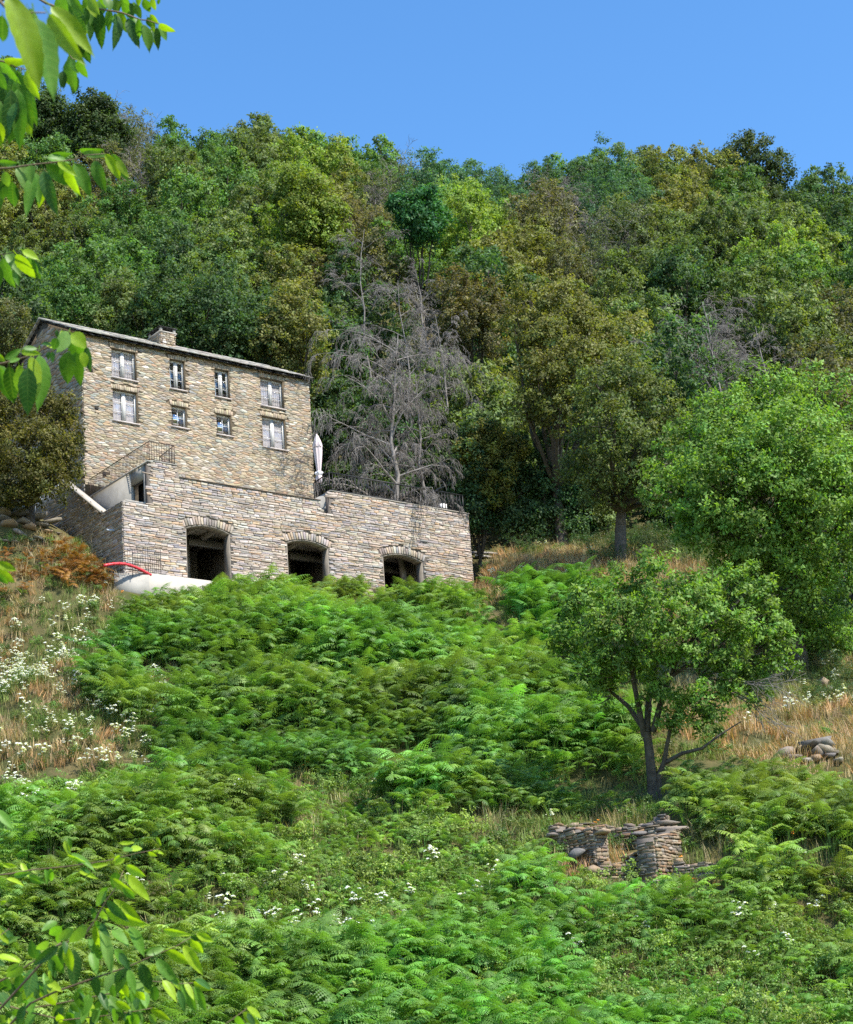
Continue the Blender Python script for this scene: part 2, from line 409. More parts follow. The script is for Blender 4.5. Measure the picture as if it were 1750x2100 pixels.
def ledge(x0, x1, z0, z1, hmin, hmax, lmin, lmax, top, excl, seed):
    """split-face courses; top(x) cuts the wall head"""
    rnd = random.Random(seed); z = z0; out = []; r = 0
    while z < z1:
        h = rnd.uniform(hmin, hmax); x = x0 - rnd.uniform(0, lmax)
        ph = rnd.uniform(0, 6); wv = lambda x, zz: zz + .022*math.sin(x*1.3+ph*3+zz*2) + .016*math.sin(x*3.1+zz*5)
        while x < x1:
            l = rnd.uniform(lmin, lmax) * (1.25 if h < .14 else .85); xa, xb = max(x, x0), min(x+l, x1); x += l
            if xb - xa < .06: continue
            sub = [(z, z+h)]
            if h > .15 and rnd.random() < .38: m = z+h*rnd.uniform(.35, .65); sub = [(z, m), (m, z+h)]
            for za, zb in sub:
                j = lambda a: rnd.uniform(-a, a); c = min(.03, (zb-za)*.22)
                poly = [(xa+c*rnd.random(), wv(xa, za)+j(.01)), ((xa+xb)/2+j(.1), wv((xa+xb)/2, za)+j(.018)), (xb-c*rnd.random(), wv(xb, za)+j(.01)),
                        (xb+j(.015) if xb < x1 else xb, (za+zb)/2+j(.02)), (xb-c*rnd.random()*1.6, wv(xb, zb)+j(.01)), ((xa+xb)/2+j(.1), wv((xa+xb)/2, zb)+j(.018)),
                        (xa+c*rnd.random()*1.6, wv(xa, zb)+j(.01)), (xa+j(.015) if xa > x0 else xa, (za+zb)/2+j(.02))]
                tz = top((xa+xb)/2)
                if za > tz - .03: continue
                poly = clip_half(poly, 0, tz, 0, 1)
                if len(poly) < 3: continue
                poly = cut_excl(poly, ((xa+xb)/2, min((za+zb)/2, tz)), excl)
                if poly and area(poly) > .004: out.append(poly)
        z += h; r += 1
    return out
def stone_geo(poly, fr, gap, proud, rnd):
    """one stone: a ring in the joint, a ring at its arris, a face a little uneven"""
    O, U, V, Nn = fr
    n = len(poly); cx = sum(p[0] for p in poly)/n; cz = sum(p[1] for p in poly)/n
    def ins(g):
        out = []
        for (x, z) in poly:
            dx, dz = x-cx, z-cz; l = math.hypot(dx, dz)+1e-6
            out.append((cx+dx*max(.25, 1-g/max(abs(dx), .03)*.5-g/l*.5), cz+dz*max(.25, 1-g/max(abs(dz), .03)*.5-g/l*.5)))
        return out
    h = proud*rnd.uniform(.55, 1.25); tx, tz = rnd.uniform(-.06, .06), rnd.uniform(-.10, .10)
    pts = []
    for (x, z) in ins(gap): pts.append(O+U*x+V*z-Nn*.03)
    for (x, z) in ins(gap*1.05): pts.append(O+U*x+V*z+Nn*(h*.62+tx*(x-cx)+tz*(z-cz)))
    for (x, z) in ins(gap+.013): pts.append(O+U*x+V*z+Nn*(h+tx*(x-cx)+tz*(z-cz)+rnd.uniform(-.006, .006)))
    F = []
    for i in range(n):
        k = (i+1) % n
        F += [[i, k, n+k, n+i], [n+i, n+k, 2*n+k, 2*n+i]]
    F.append(list(range(2*n, 3*n)))
    return pts, F
def pick(pal, rnd):
    w = rnd.random()*sum(p[0] for p in pal)
    for wt, c in pal:
        w -= wt
        if w <= 0: break
    k = rnd.uniform(.8, 1.18)*1.04; return tuple(min(.95, x*k*w_*rnd.uniform(.95, 1.05)) for x, w_ in zip(c, (1.0, .99, .96)))
PAL_HOUSE = [(5, (.335,.265,.180)), (4, (.375,.31,.225)), (3.4, (.29,.245,.185)), (2.2, (.265,.25,.21)), (1.6, (.42,.365,.29)), (1.2, (.34,.235,.15)), (1.0, (.24,.24,.215)), (.4, (.50,.46,.40)), (1.6, (.235,.19,.14))]
PAL_TERR = [(4, (.405,.335,.275)), (3.5, (.37,.29,.22)), (3, (.325,.29,.27)), (2.0, (.445,.385,.325)), (2.2, (.305,.25,.20)), (1.5, (.265,.245,.245)), (1.1, (.39,.275,.18)), (1.0, (.245,.21,.185)), (.3,(.52,.475,.42))]
PAL_SLATE = [(3, (.30,.28,.25)), (2, (.38,.36,.33)), (2, (.23,.22,.205)), (1, (.44,.42,.38))]
PAL_ROCK = [(3, (.22,.19,.155)), (2, (.29,.25,.205)), (2, (.16,.15,.135)), (1.2, (.27,.19,.12)), (.6, (.38,.35,.31))]
def stones(polys, fr, gap, proud, pal, mat, parent, limit, seed, name='stone', flip=False):
    """the largest `limit` stones as parts of their own, the rest joined into one"""
    rnd = random.Random(seed); fr = tuple(np.array(x, float) for x in fr)
    polys = sorted(polys, key=area, reverse=True); rest = MB()
    for k, p in enumerate(polys):
        pts, F = stone_geo(p, fr, gap, proud, rnd)
        if flip: F = [f[::-1] for f in F]
        c = pick(pal, rnd)
        if k < limit: MB().poly(pts, F, c).build(name, mat, parent)
        else: rest.poly(pts, F, c)
    if rest.v: tag(rest.build(name + '_infill', mat, parent), kind='stuff')

# ------------------------------------------------------------------ lower building: garage terrace
tr = hthing('garage_terrace', 'long stone faced garage terrace with three arched openings below the house', 'terrace', 0, 0, 0)
ARCH = [(3.93, 6.83), (10.67, 13.6), (17.56, 20.58)]; SPR, CRN = 2.95, 3.26
def arch_z(a0, a1, x):
    m, hw = (a0+a1)/2, (a1-a0)/2; rise = CRN-SPR; R = (hw*hw+rise*rise)/(2*rise)
    return CRN-R+math.sqrt(max(0, R*R-(x-m)**2))
def ttop(x):
    if x < 1.68: return 3.97
    if x < 3.36: return 6.55
    if x < 3.6: return 6.55-(x-3.36)/.24*.7
    if x < 13.2: return 5.83
    if x < 13.92: return 5.12
    return 6.56
FR_T = ((0, -.0, 0), (1, 0, 0), (0, 0, 1), (0, -1, 0))
exc = []
for a0, a1 in ARCH:
    m = (a0+a1)/2; o = .54
    arc = [(x, arch_z(a0, a1, min(max(x, a0), a1))+o) for x in np.linspace(a1+.25, a0-.25, 9)]
    exc.append([(a0, -3), (a1, -3), (a1, SPR), (a0, SPR)])
    exc.append([(a0-.1, SPR-.06), (a1+.1, SPR-.06)] + arc)
# core wall behind the stone facing
core = MB(); T = .45
xs = sorted(set([0, 1.68, 3.36, 3.6, 13.2, 13.92, 24.5] + [round(x, 3) for a0, a1 in ARCH for x in np.linspace(a0, a1, 9)]))
for x0, x1 in zip(xs[:-1], xs[1:]):
    m = (x0+x1)/2; zt = ttop(m)-.01; A_ = [q for q in ARCH if q[0] <= m <= q[1]]
    if not A_: core.box(x0, x1, .012, T, -2.0, zt)
    else:
        z0, z1 = arch_z(*A_[0], x0), arch_z(*A_[0], x1)
        core.prism([(x0, .012, z0), (x1, .012, z1), (x1, .012, zt), (x0, .012, zt)], (0, T-.012, 0))
core.build('wall_core', M['joint'], tr)
stones(ledge(0, 24.5, -1.0, 6.6, .07, .155, .22, .7, ttop, exc, 11), FR_T, .006, .034, PAL_TERR, M['ledge'], tr, 300, 12)
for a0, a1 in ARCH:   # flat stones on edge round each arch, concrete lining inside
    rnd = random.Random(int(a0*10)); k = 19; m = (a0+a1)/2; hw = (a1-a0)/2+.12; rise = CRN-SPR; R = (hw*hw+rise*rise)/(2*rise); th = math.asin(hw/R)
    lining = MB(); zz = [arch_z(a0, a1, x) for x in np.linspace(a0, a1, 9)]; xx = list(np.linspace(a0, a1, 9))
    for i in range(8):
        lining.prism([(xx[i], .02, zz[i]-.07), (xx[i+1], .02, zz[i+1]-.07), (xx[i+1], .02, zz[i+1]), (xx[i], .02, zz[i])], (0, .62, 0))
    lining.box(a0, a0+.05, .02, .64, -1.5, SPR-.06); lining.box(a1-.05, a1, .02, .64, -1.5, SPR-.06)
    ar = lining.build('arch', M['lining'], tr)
    cz = CRN-R
    for i in range(k):
        t0 = -th+2*th*i/k+.004; t1 = -th+2*th*(i+1)/k-.004; ro = R+rnd.uniform(.38, .5); ri = R+.005
        p = [(m+ri*math.sin(t0), cz+ri*math.cos(t0)), (m+ri*math.sin(t1), cz+ri*math.cos(t1)), (m+ro*math.sin(t1), cz+ro*math.cos(t1)+rnd.uniform(-.03, .03)), (m+ro*math.sin(t0), cz+ro*math.cos(t0)+rnd.uniform(-.03, .03))]
        pts, F = stone_geo(p, tuple(np.array(x, float) for x in FR_T), .005, .026, rnd)
        MB().poly(pts, F, pick(PAL_TERR, rnd)).build('arch_stone', M['ledge'], ar)
# left flank in shade: faced with the same stone, its head carries the stair coping
def side_top(s):
    if s < 2.43: return 3.97
    if s < 7.2: return 3.97+(s-2.43)/(7.2-2.43)*3.38
    return 6.5
FR_L = ((0, 0, 0), (0, 1, 0), (0, 0, 1), (-1, 0, 0))
sc_ = MB(); ss = [.45, 2.43, 3.6, 4.8, 6.0, 7.2, 7.201, 11.2]
for s0, s1 in zip(ss[:-1], ss[1:]):
    sc_.prism([(.012, s0, -2), (.012, s1, -2), (.012, s1, side_top(s1-1e-4)-.01), (.012, s0, side_top(s0+1e-4)-.01)], (.4, 0, 0))
sc_.build('flank_core', M['joint'], tr)
fl = MB().box(.02, .03, .5, 11.1, -1.9, -1.2).build('flank_facing', M['joint'], tr)
stones(ledge(0, 11.2, -1.0, 7.4, .075, .165, .22, .75, side_top, [], 21), FR_L, .006, .034, PAL_TERR, M['ledge'], fl, 120, 22, flip=True)
cop = MB(); e0, e1 = np.array([0, 2.43, 3.98]), np.array([0, 7.22, 7.42])
cop.prism([e0+(-.10, 0, 0), e1+(-.10, 0, 0), e1+(-.10, 0, .13), e0+(-.10, 0, .13)], (.52, 0, 0))
cop.build('stair_coping', M['concrete_pale'], tr)
st = MB()
for k in range(14):
    y = 2.0+k*.36; st.box(.43, 1.65, y, y+.42, 2.6, 3.75+k*.19)
st.box(.43, 1.65, .46, 2.0, 2.4, 3.55); st.build('stair_flight', M['concrete'], tr)
# bare concrete wall beside the stair, with a doorway
cw = MB(); cw.box(1.68, 1.93, .46, .62, 2.5, 6.5).box(1.68, 1.93, 2.02, 7.1, 2.5, 6.5).box(1.68, 1.93, .62, 2.02, 5.72, 6.5)
cw.build('concrete_wall', M['concrete'], tr)
dr = MB().box(2.3, 2.34, .5, 2.3, 3.0, 5.9); dr.build('doorway_shade', M['room'], tr)  # near black sheet painting the unlit interior behind the doorway
MB().box(1.60, 1.95, -.04, 7.1, 6.5, 6.575).build('wall_coping', M['concrete'], tr)
MB().box(1.96, 3.5, -.06, .5, 6.552, 6.60).build('block_coping', M['concrete'], tr)
MB().box(3.62, 13.22, -.09, .62, 5.835, 5.885).build('parapet_coping', plain('brown_slate', (.10, .075, .055), (.17, .13, .10), 5, .8, .2, .3, .01), tr)
MB().box(13.95, 24.56, -.05, .55, 6.565, 6.605).build('terrace_coping', M['concrete_pale'], tr)
nf = MB(); nf.box(13.921, 14.15, .46, 7.1, 4.2, 6.55); nf.build('notch_wall', M['concrete'], tr)
MB().box(24.1, 24.488, .46, 12.0, -1.2, 6.55).build('right_flank', M['joint'], tr)
FR_R = ((24.5, 0, 0), (0, 1, 0), (0, 0, 1), (1, 0, 0))
stones(ledge(0, 12, -.5, 6.55, .11, .24, .3, .9, lambda s: 6.55, [], 31), FR_R, .011, .05, PAL_TERR, M['ledge'], tr, 0, 32, name='right_flank_stone')
MB().box(3.5, 13.92, .46, 7.2, 5.3, 5.6).box(14.15, 24.1, .46, 12, 6.2, 6.42).box(1.93, 3.5, .46, 7.2, 6.2, 6.44).build('deck', M['concrete_pale'], tr)
# garage inside: slab, back wall, beams, columns
MB().box(.45, 24.1, .46, 8.0, -.3, .06).build('garage_floor', M['concrete_pale'], tr)
MB().box(.45, 24.1, 7.1, 7.19, .06, 5.28).build('garage_back_wall', M['concrete'], tr)
for x in (2.6, 4.5, 5.9, 7.3, 10.2, 11.6, 13.0, 16.9, 18.2, 19.6): MB().box(x, x+.22, .62, 7.08, 3.75, 4.1).build('ceiling_beam', M['concrete_pale'], tr)
MB().box(.45, 24.1, .46, 7.09, 4.1, 4.25).build('garage_ceiling', M['concrete_pale'], tr)
for x in (6.0, 9.4, 13.0, 17.2): MB().box(x, x+.42, 3.8, 4.2, .06, 3.75).build('column', M['concrete'], tr)
MB().box(3.0, 22, 3.82, 4.18, 3.4, 3.748).build('cross_beam', M['concrete'], tr)
for x in (8.9, 16.0, 22.0): MB().box(x, x+.2, .62, 7.08, .06, 4.08).build('partition', M['concrete'], tr)
MB().bar((10.75, 1.0, 2.45), (11.6, 1.3, 2.5), .06).build('steel_prop', M['iron'], tr)
pv = MB().bar((-.45, 1.05, 2.52), (.2, 1.05, 2.56), .07, 10); pv.build('drain_spout', M['pvc'], tr, True)

# concrete apron, pipe, mesh fence in front of the garages
ap = hthing('concrete_apron', 'pale concrete apron strip in front of the left garage arch', 'apron', 4, -.6, -.4)
MB().prism([(-3.2, -.65, -1.6), (8, -.65, -1.6), (8, .58, -1.6), (-3.6, .58, -1.6), (-4.9, .1, -1.6)], (0, 0, 1.58)).build('slab', M['concrete_pale'], ap)
MB().prism([(-3.21, -.67, -1.6), (-4.93, .1, -1.6), (-4.95, .05, -1.6), (-3.23, -.72, -1.6)], (0, 0, 1.45)).build('side_face_shade', M['concrete'], ap)  # darker sheet puts the shade of the apron's left face into its colour
rp = hthing('corrugated_pipe', 'red corrugated plastic pipe arching beside the stone corner', 'pipe', -.4, -1.3, -.4)
t = np.linspace(0, 1, 26); px_ = -1.6+2.95*t; pz_ = -.15+.42*np.sin(np.pi*np.clip(.12+t*.86, 0, 1))
MB().tube([(x, .1*math.sin(x), z) for x, z in zip(px_, pz_)], [.075+.014*(i % 2) for i in range(26)], 10).build('hose', M['pipe'], rp, True)
for i in range(2, 24, 3):
    MB().tube([(px_[i]-.03, .1*math.sin(px_[i]), pz_[i]), (px_[i]+.03, .1*math.sin(px_[i]), pz_[i])], .1, 10).build('ring', M['pipe'], rp, True)
mf = hthing('wire_mesh_fence', 'thin black wire mesh panel against the lower left stone corner', 'fence', .3, -1.2, -.4)
fp = [(-1.15, .35, .0, .95), (-.4, .1, 0, 1.25), (.5, 0, 0, 1.45), (1.3, .05, 0, 1.42)]
for (x, y, z0, z1) in fp: MB().bar((x, y, z0-.3), (x, y, z1), .018).build('post', M['iron'], mf)
for (p, q) in zip(fp[:-1], fp[1:]):
    for h in (.12, .45, .78, 1.0): MB().bar((p[0], p[1], p[3]*h), (q[0], q[1], q[3]*h), .009, 4).build('rail', M['iron'], mf)
    for k in range(1, 6):
        f = k/6; MB().bar(tuple(p[i]+(q[i]-p[i])*f for i in (0, 1, 2)), (p[0]+(q[0]-p[0])*f, p[1]+(q[1]-p[1])*f, p[3]+(q[3]-p[3])*f), .008, 4).build('wire', M['iron'], mf)

# iron railings
def railing(name, label, pts, h, gap, mat, r=.011, group='iron railings round the terrace'):
    """pts: polyline in the house frame along the foot of the railing"""
    o = pts[0]; t = hthing(name, label, 'railing', *o, group=group)
    P = [np.array(p)-np.array(o) for p in pts]
    for p in P: MB().bar(p, p+(0, 0, h), r*1.7).build('post', mat, t)
    for p, q in zip(P[:-1], P[1:]):
        up = np.array([0, 0, h]); lo = np.array([0, 0, .09])
        MB().bar(p+up, q+up, r*1.8).build('top_rail', mat, t); MB().bar(p+lo, q+lo, r*1.2, 4).build('bottom_rail', mat, t)
        n = max(1, int(np.linalg.norm(q-p)/gap))
        for k in range(1, n): f = p+(q-p)*k/n; MB().bar(f+lo, f+up, r, 4).build('baluster', mat, t)
    return t
railing('iron_railing', 'rusty brown railing climbing above the bare concrete stair wall', [(1.78, 7.05, 6.58), (1.78, .06, 6.60), (3.4, .06, 6.60), (3.4, 1.7, 6.45)], 1.16, .16, M['rust_iron'], .013)
railing('iron_railing', 'black railing along the right hand terrace beside the parasol', [(14.02, 1.7, 6.44), (14.02, .06, 6.605), (24.2, .06, 6.605), (24.2, 3.0, 6.44)], 1.16, .235, M['iron'], .023)
railing('iron_railing', 'pale grey railing half hidden by leaves left of the stair', [(.15, 7.9, 6.5), (.15, 10.9, 6.5)], 1.1, .16, M['pvc'], .013)
wb = hthing('white_pillar', 'short white rendered pillar on the terrace wall near its right end', 'pillar', 22.7, .25, 6.6)
MB().box(-.2, .2, -.17, .17, 0, .42).build('shaft', M['white'], wb); MB().box(-.9, -.2, -.1, .1, 0, .09).build('flat_stone', M['white'], wb)

# closed parasol
pa = hthing('parasol', 'closed pinkish parasol tied with a white strap beside the house corner', 'parasol', 14.3, 1.5, 6.43)
MB().bar((0, 0, 0), (0, 0, 4.25), .03, 8).build('pole', M['iron'], pa, True)
MB().box(-.3, .3, -.3, .3, 0, .1).build('base', M['concrete'], pa)
def lathe(prof, folds, amp, seg=40, tw=.25, seed=0):
    mb = MB(); V = []; F = []
    for i, (r, z) in enumerate(prof):
        for k in range(seg):
            th = 2*math.pi*k/seg; rr = r*(1+amp*math.sin(folds*th+tw*i)+amp*.5*math.sin((folds*2+1)*th+1.3*i*.3)); V.append((rr*math.cos(th), rr*math.sin(th), z))
    for i in range(len(prof)-1):
        for k in range(seg): F.append([i*seg+k, i*seg+(k+1) % seg, (i+1)*seg+(k+1) % seg, (i+1)*seg+k])
    return mb.poly(V, F)
cn = lathe([(.10, 1.75), (.14, 2.1), (.19, 2.6), (.235, 3.1), (.25, 3.4), (.23, 3.55)], 7, .16).build('canopy', M['canvas'], pa, True)
lathe([(.27, 3.42), (.30, 3.46), (.20, 3.85), (.10, 4.15), (.035, 4.33)], 7, .12).build('top_flap', M['canvas'], cn, True)
lathe([(.13, 1.62), (.20, 1.70), (.24, 1.78), (.17, 1.86), (.13, 1.9)], 5, .2).build('strap', M['cover'], cn, True)
lathe([(.05, 1.15), (.16, 1.25), (.19, 1.42), (.14, 1.6), (.1, 1.66)], 5, .25, seed=2).build('hem', M['canvas'], cn, True)

# ------------------------------------------------------------------ the house
HB = (1.52, 7.2, 5.2)
ho = hthing('stone_house', 'tall two storey rubble stone house with eight windows and slab roof', 'house', *HB)
L_, D_, EZ, RZ = 16.4, 10.4, 17.05-5.2, 19.8-5.2           # length, depth, eaves and ridge above the base
WIN = [  # x0, x1, z0, z1 in the house frame, kind
    (3.46, 5.16, 14.58, 16.48, 'tall'), (7.5, 8.6, 14.58, 16.55, 'narrow'), (10.74, 11.82, 14.62, 16.52, 'narrow'), (14.14, 15.9, 14.62, 16.56, 'tall'),
    (3.48, 5.19, 11.79, 13.83, 'tall_plain'), (7.53, 8.62, 12.08, 13.47, 'small'), (10.74, 11.85, 12.10, 13.49, 'small'), (14.13, 15.92, 11.81, 13.91, 'tall_plain')]
WIN = [(a-HB[0], b-HB[0], c-HB[2], d-HB[2], k) for a, b, c, d, k in WIN]
core = MB(); xs = sorted(set([0, L_]+[v for w in WIN for v in w[:2]])); zs = sorted(set([0, EZ]+[v for w in WIN for v in w[2:4]]))
for x0, x1 in zip(xs[:-1], xs[1:]):
    run = None
    for z0, z1 in zip(zs[:-1], zs[1:]):
        m = ((x0+x1)/2, (z0+z1)/2)
        if any(w[0] < m[0] < w[1] and w[2] < m[1] < w[3] for w in WIN):
            if run: core.box(x0, x1, .012, .5, run[0], run[1]); run = None
        else: run = (run[0], z1) if run else (z0, z1)
    if run: core.box(x0, x1, .012, .5, run[0], run[1])
core.prism([(.012, .5, 0), (.012, D_, 0), (.012, D_, EZ), (.012, D_/2, RZ), (.012, .012, EZ+.0), (.012, .5, EZ)], (.45, 0, 0))
core.prism([(L_-.45, .5, 0), (L_-.45, D_, 0), (L_-.45, D_, EZ), (L_-.45, D_/2, RZ), (L_-.45, .012, EZ), (L_-.45, .5, EZ)], (.438, 0, 0))
core.box(.46, L_-.46, D_-.4, D_-.01, 0, EZ)
wall = core.build('wall', M['mortar'], ho)
FR_H = ((0, 0, 0), (1, 0, 0), (0, 0, 1), (0, -1, 0))
exc = [[(w[0], w[2]-.09), (w[1], w[2]-.09), (w[1], w[3]), (w[0], w[3])] for w in WIN]+[[(w[0]-.1, w[3]), (w[1]+.1, w[3]), (w[1]+.14, w[3]+.36), (w[0]-.14, w[3]+.36)] for w in WIN]
holes = [(.55, 9.55), (.85, 7.15), (1.3, 3.05)]                              # putlog holes left in the wall
for hx, hz in holes: exc.append([(hx-.13, hz-.12), (hx+.13, hz-.12), (hx+.13, hz+.13), (hx-.13, hz+.13)])
stones(rubble(0, L_, 2.2, EZ, .36, .118, exc, 41, .15), FR_H, .0065, .03, PAL_HOUSE, M['stone'], wall, 300, 42)
for hx, hz in holes: MB().box(hx-.11, hx+.11, -.004, .011, hz-.1, hz+.11).build('putlog_hole_shade', M['room'], wall)  # flush dark plates paint the shade inside the holes
def gable(x):
    return EZ+(RZ-EZ)*(1-abs(x-D_/2)/(D_/2))
gp = [clip_half(p, 0, min(gable(q[0]) for q in p), 0, 1) for p in rubble(0, D_, 1.0, RZ, .6, .2, [], 43)]
gp = [p for p in gp if len(p) > 2 and area(p) > .01]
stones(gp, ((0, 0, 0), (0, 1, 0), (0, 0, 1), (-1, 0, 0)), .015, .05, PAL_HOUSE, M['stone'], ho, 0, 44, name='gable_stone', flip=True)
stones(gp, ((L_, 0, 0), (0, 1, 0), (0, 0, 1), (1, 0, 0)), .015, .05, PAL_HOUSE, M['stone'], ho, 0, 45, name='far_gable_stone')
for wi, (x0, x1, z0, z1, kind) in enumerate(WIN):
    rnd = random.Random(wi); fy = .21; f = MB(); fw = .075
    f.box(x0, x0+fw, fy, fy+.08, z0, z1).box(x1-fw, x1, fy, fy+.08, z0, z1).box(x0+fw, x1-fw, fy, fy+.08, z1-fw, z1).box(x0+fw, x1-fw, fy, fy+.08, z0, z0+fw)
    m = (x0+x1)/2
    if kind != 'small': f.box(m-.085, m+.085, fy-.012, fy+.07, z0+fw, z1-fw)
    win = f.build('window', M['frame'], ho)
    lights = [(x0+fw, m-.085), (m+.085, x1-fw)] if kind != 'small' else [(x0+fw, x1-fw)]
    for l0, l1 in lights:
        MB().box(l0+.05, l1-.05, fy+.04, fy+.05, z0+fw+.05, z1-fw-.05).build('pane', M['glass_sky'] if kind == 'small' else M['glass'], win)
        c = MB()
        for p in ((l0, l0+.05, z0+fw, z1-fw), (l1-.05, l1, z0+fw, z1-fw)): c.box(p[0], p[1], fy+.02, fy+.062, p[2], p[3])
        c.box(l0+.05, l1-.05, fy+.02, fy+.062, z1-fw-.05, z1-fw).box(l0+.05, l1-.05, fy+.02, fy+.062, z0+fw, z0+fw+.05); c.build('casement', M['frame'], win)
        nb = 1 if kind == 'small' else 2
        for k in range(1, nb+1):
            zz = z0+fw+(z1-z0-2*fw)*k/(nb+1); MB().box(l0+.05, l1-.05, fy+.026, fy+.039, zz-.011, zz+.011).build('muntin', M['muntin'], win)
        if kind == 'small': MB().box((l0+l1)/2-.014, (l0+l1)/2+.014, fy+.024, fy+.0255, z0+fw+.05, z1-fw-.05).build('muntin', M['muntin'], win)
    if kind in ('tall', 'tall_plain'):
        V, F = [], []; n = 50
        for i in range(n+1):
            x = x0+.05+(x1-x0-.1)*i/n; y = fy+.12+.014*math.sin(i*.9)
            V += [(x, y, z0+.02), (x, y, z1-.02)]
        MB().poly(V, [[2*i, 2*i+2, 2*i+3, 2*i+1] for i in range(n)]).build('curtain', M['curtain'], win)
    elif kind == 'narrow':
        for c0, c1 in ((x0+.05, x0+.28), (m-.03, m+.2)):
            V = []
            for i in range(13): x = c0+(c1-c0)*i/12; V += [(x, fy+.15+.02*math.sin(i*1.7), z0+.02), (x+.05*math.sin(i), fy+.15+.02*math.sin(i*1.7), z1-.02)]
            MB().poly(V, [[2*i, 2*i+2, 2*i+3, 2*i+1] for i in range(12)]).build('curtain', M['curtain_white'], win)
    MB().box(x0-.2, x1+.2, fy+.9, fy+.93, z0-.3, z1+.3).build('room_shade', M['room'], win)  # near black sheet stands in for the shade of the unbuilt room
    rv = MB(); rv.box(x0-.02, x0-.002, .0, .48, z0, z1).box(x1+.002, x1+.02, 0, .48, z0, z1).box(x0-.02, x1+.02, -.03, .48, z1+.002, z1+.04)
    rv.build('reveal', M['mortar'], win)
    MB().box(x0-.07, x1+.09, -.13, fy-.002, z0-.075, z0-.004).build('sill', M['sill'], win)
    k = max(7, int((x1-x0)/.125)); ls = (x1-x0+.2)/k
    for i in range(k):
        a = x0-.1+i*ls; lean = (i-(k-1)/2)/k*.22; h = rnd.uniform(.27, .37)
        p = [(a+.004, z1+.012), (a+ls-.004, z1+.012), (a+ls-.004+lean*h, z1+h), (a+.004+lean*h, z1+h)]
        pts, F = stone_geo(p, tuple(np.array(x, float) for x in FR_H), .006, .034, rnd)
        MB().poly(pts, F, pick([(2, (.37,.30,.21)), (1, (.31,.26,.185)), (1, (.41,.35,.26))], rnd)).build('lintel_stone', M['stone'], win)
    if kind in ('tall', 'narrow'):   # iron guard
        zr = z1-.62; g = MB(); g.tube([(x0-.08, .0, zr-.06), (x0-.08, -.10, zr), (x0-.02, -.12, zr+.02), (x1+.02, -.12, zr+.02), (x1+.08, -.10, zr), (x1+.08, 0, zr-.06)], .012, 5)
        g.bar((x0, -.11, z0+.1), (x1, -.11, z0+.1), .009, 4)
        n = int((x1-x0)/.14)
        for i in range(1, n): g.bar((x0+(x1-x0)*i/n, -.115, z0+.1), (x0+(x1-x0)*i/n, -.115, zr+.02), .0055, 4)
        g.build('window_guard', M['iron'], win)
# roof of stone slabs
ov = .34; sl = (RZ-EZ)/(D_/2); e_y, e_z = -ov, EZ-ov*sl+.05
rf = MB()
rf.prism([(-.16, e_y+.06, e_z), (-.16, D_/2, RZ+.05), (-.16, D_/2, RZ+.13), (-.16, e_y+.06, e_z+.08)], (L_+.34, 0, 0))
rf.prism([(-.16, D_+ov, e_z), (-.16, D_/2, RZ+.05), (-.16, D_/2, RZ+.13), (-.16, D_+ov, e_z+.08)], (L_+.34, 0, 0))
roof = rf.build('roof', M['slate'], ho)
rf.c = []
rnd = random.Random(5); rows = 11; slen = math.hypot(D_/2+ov, RZ-EZ+ov*sl); nvec = np.array([0, -sl, 1])/math.hypot(sl, 1); tvec = np.array([0, 1, sl])/math.hypot(sl, 1)
for r in range(rows):
    x = -.3+rnd.uniform(-.3, 0)
    while x < L_+.2:
        w = rnd.uniform(.42, 1.0); t0 = slen*r/rows-rnd.uniform(0, .09); th = rnd.uniform(.035, .075)
        if r == 0: t0 = -rnd.uniform(-.01, .07)
        o = np.array([0, e_y, e_z+.095]); lift = .012+.012*(r % 3)
        xa, xb = max(x, -.3), min(x+w-.015, L_+.22); x += w
        if xb-xa < .1: continue
        prf = [(xa+rnd.uniform(0, .06), t0+rnd.uniform(0, .05)), ((xa+xb)/2, t0-rnd.uniform(0, .04)), (xb-rnd.uniform(0, .06), t0+rnd.uniform(0, .05)), (xb, t0+.72), (xa, t0+.72)]
        base = [o+np.array([a, 0, 0])+tvec*t+nvec*(lift+.055*(1-(t-t0)/.72)) for a, t in prf]
        MB().prism(base, nvec*th)
        mb = MB(); n = 5; P = base+[b+nvec*th for b in base]
        mb.poly(P, [list(range(n))[::-1], list(range(n, 2*n))]+[[i, (i+1) % n, n+(i+1) % n, n+i] for i in range(n)], pick(PAL_SLATE, rnd)).build('roof_slab', M['slate'], roof)
back = MB()
for r in range(rows):
    x = -.3
    while x < L_+.2:
        w = rnd.uniform(.5, 1.0); t0 = slen*r/rows; o = np.array([0, D_+ov, e_z+.095]); tv = tvec*(1, -1, 1); nv = nvec*(1, -1, 1)
        base = [o+np.array([a, 0, 0])+tv*t+nv*(.05*(1-(t-t0)/.7)+.02) for a, t in ((x, t0), (min(x+w-.02, L_+.22), t0), (min(x+w-.02, L_+.22), t0+.7), (x, t0+.7))]; x += w
        P = base+[b+nv*.05 for b in base]; back.poly(P, [[0,1,2,3], [7,6,5,4], [0,4,5,1], [1,5,6,2], [2,6,7,3], [3,7,4,0]], pick(PAL_SLATE, rnd))
tag(back.build('rear_slab', M['slate'], roof), kind='stuff')
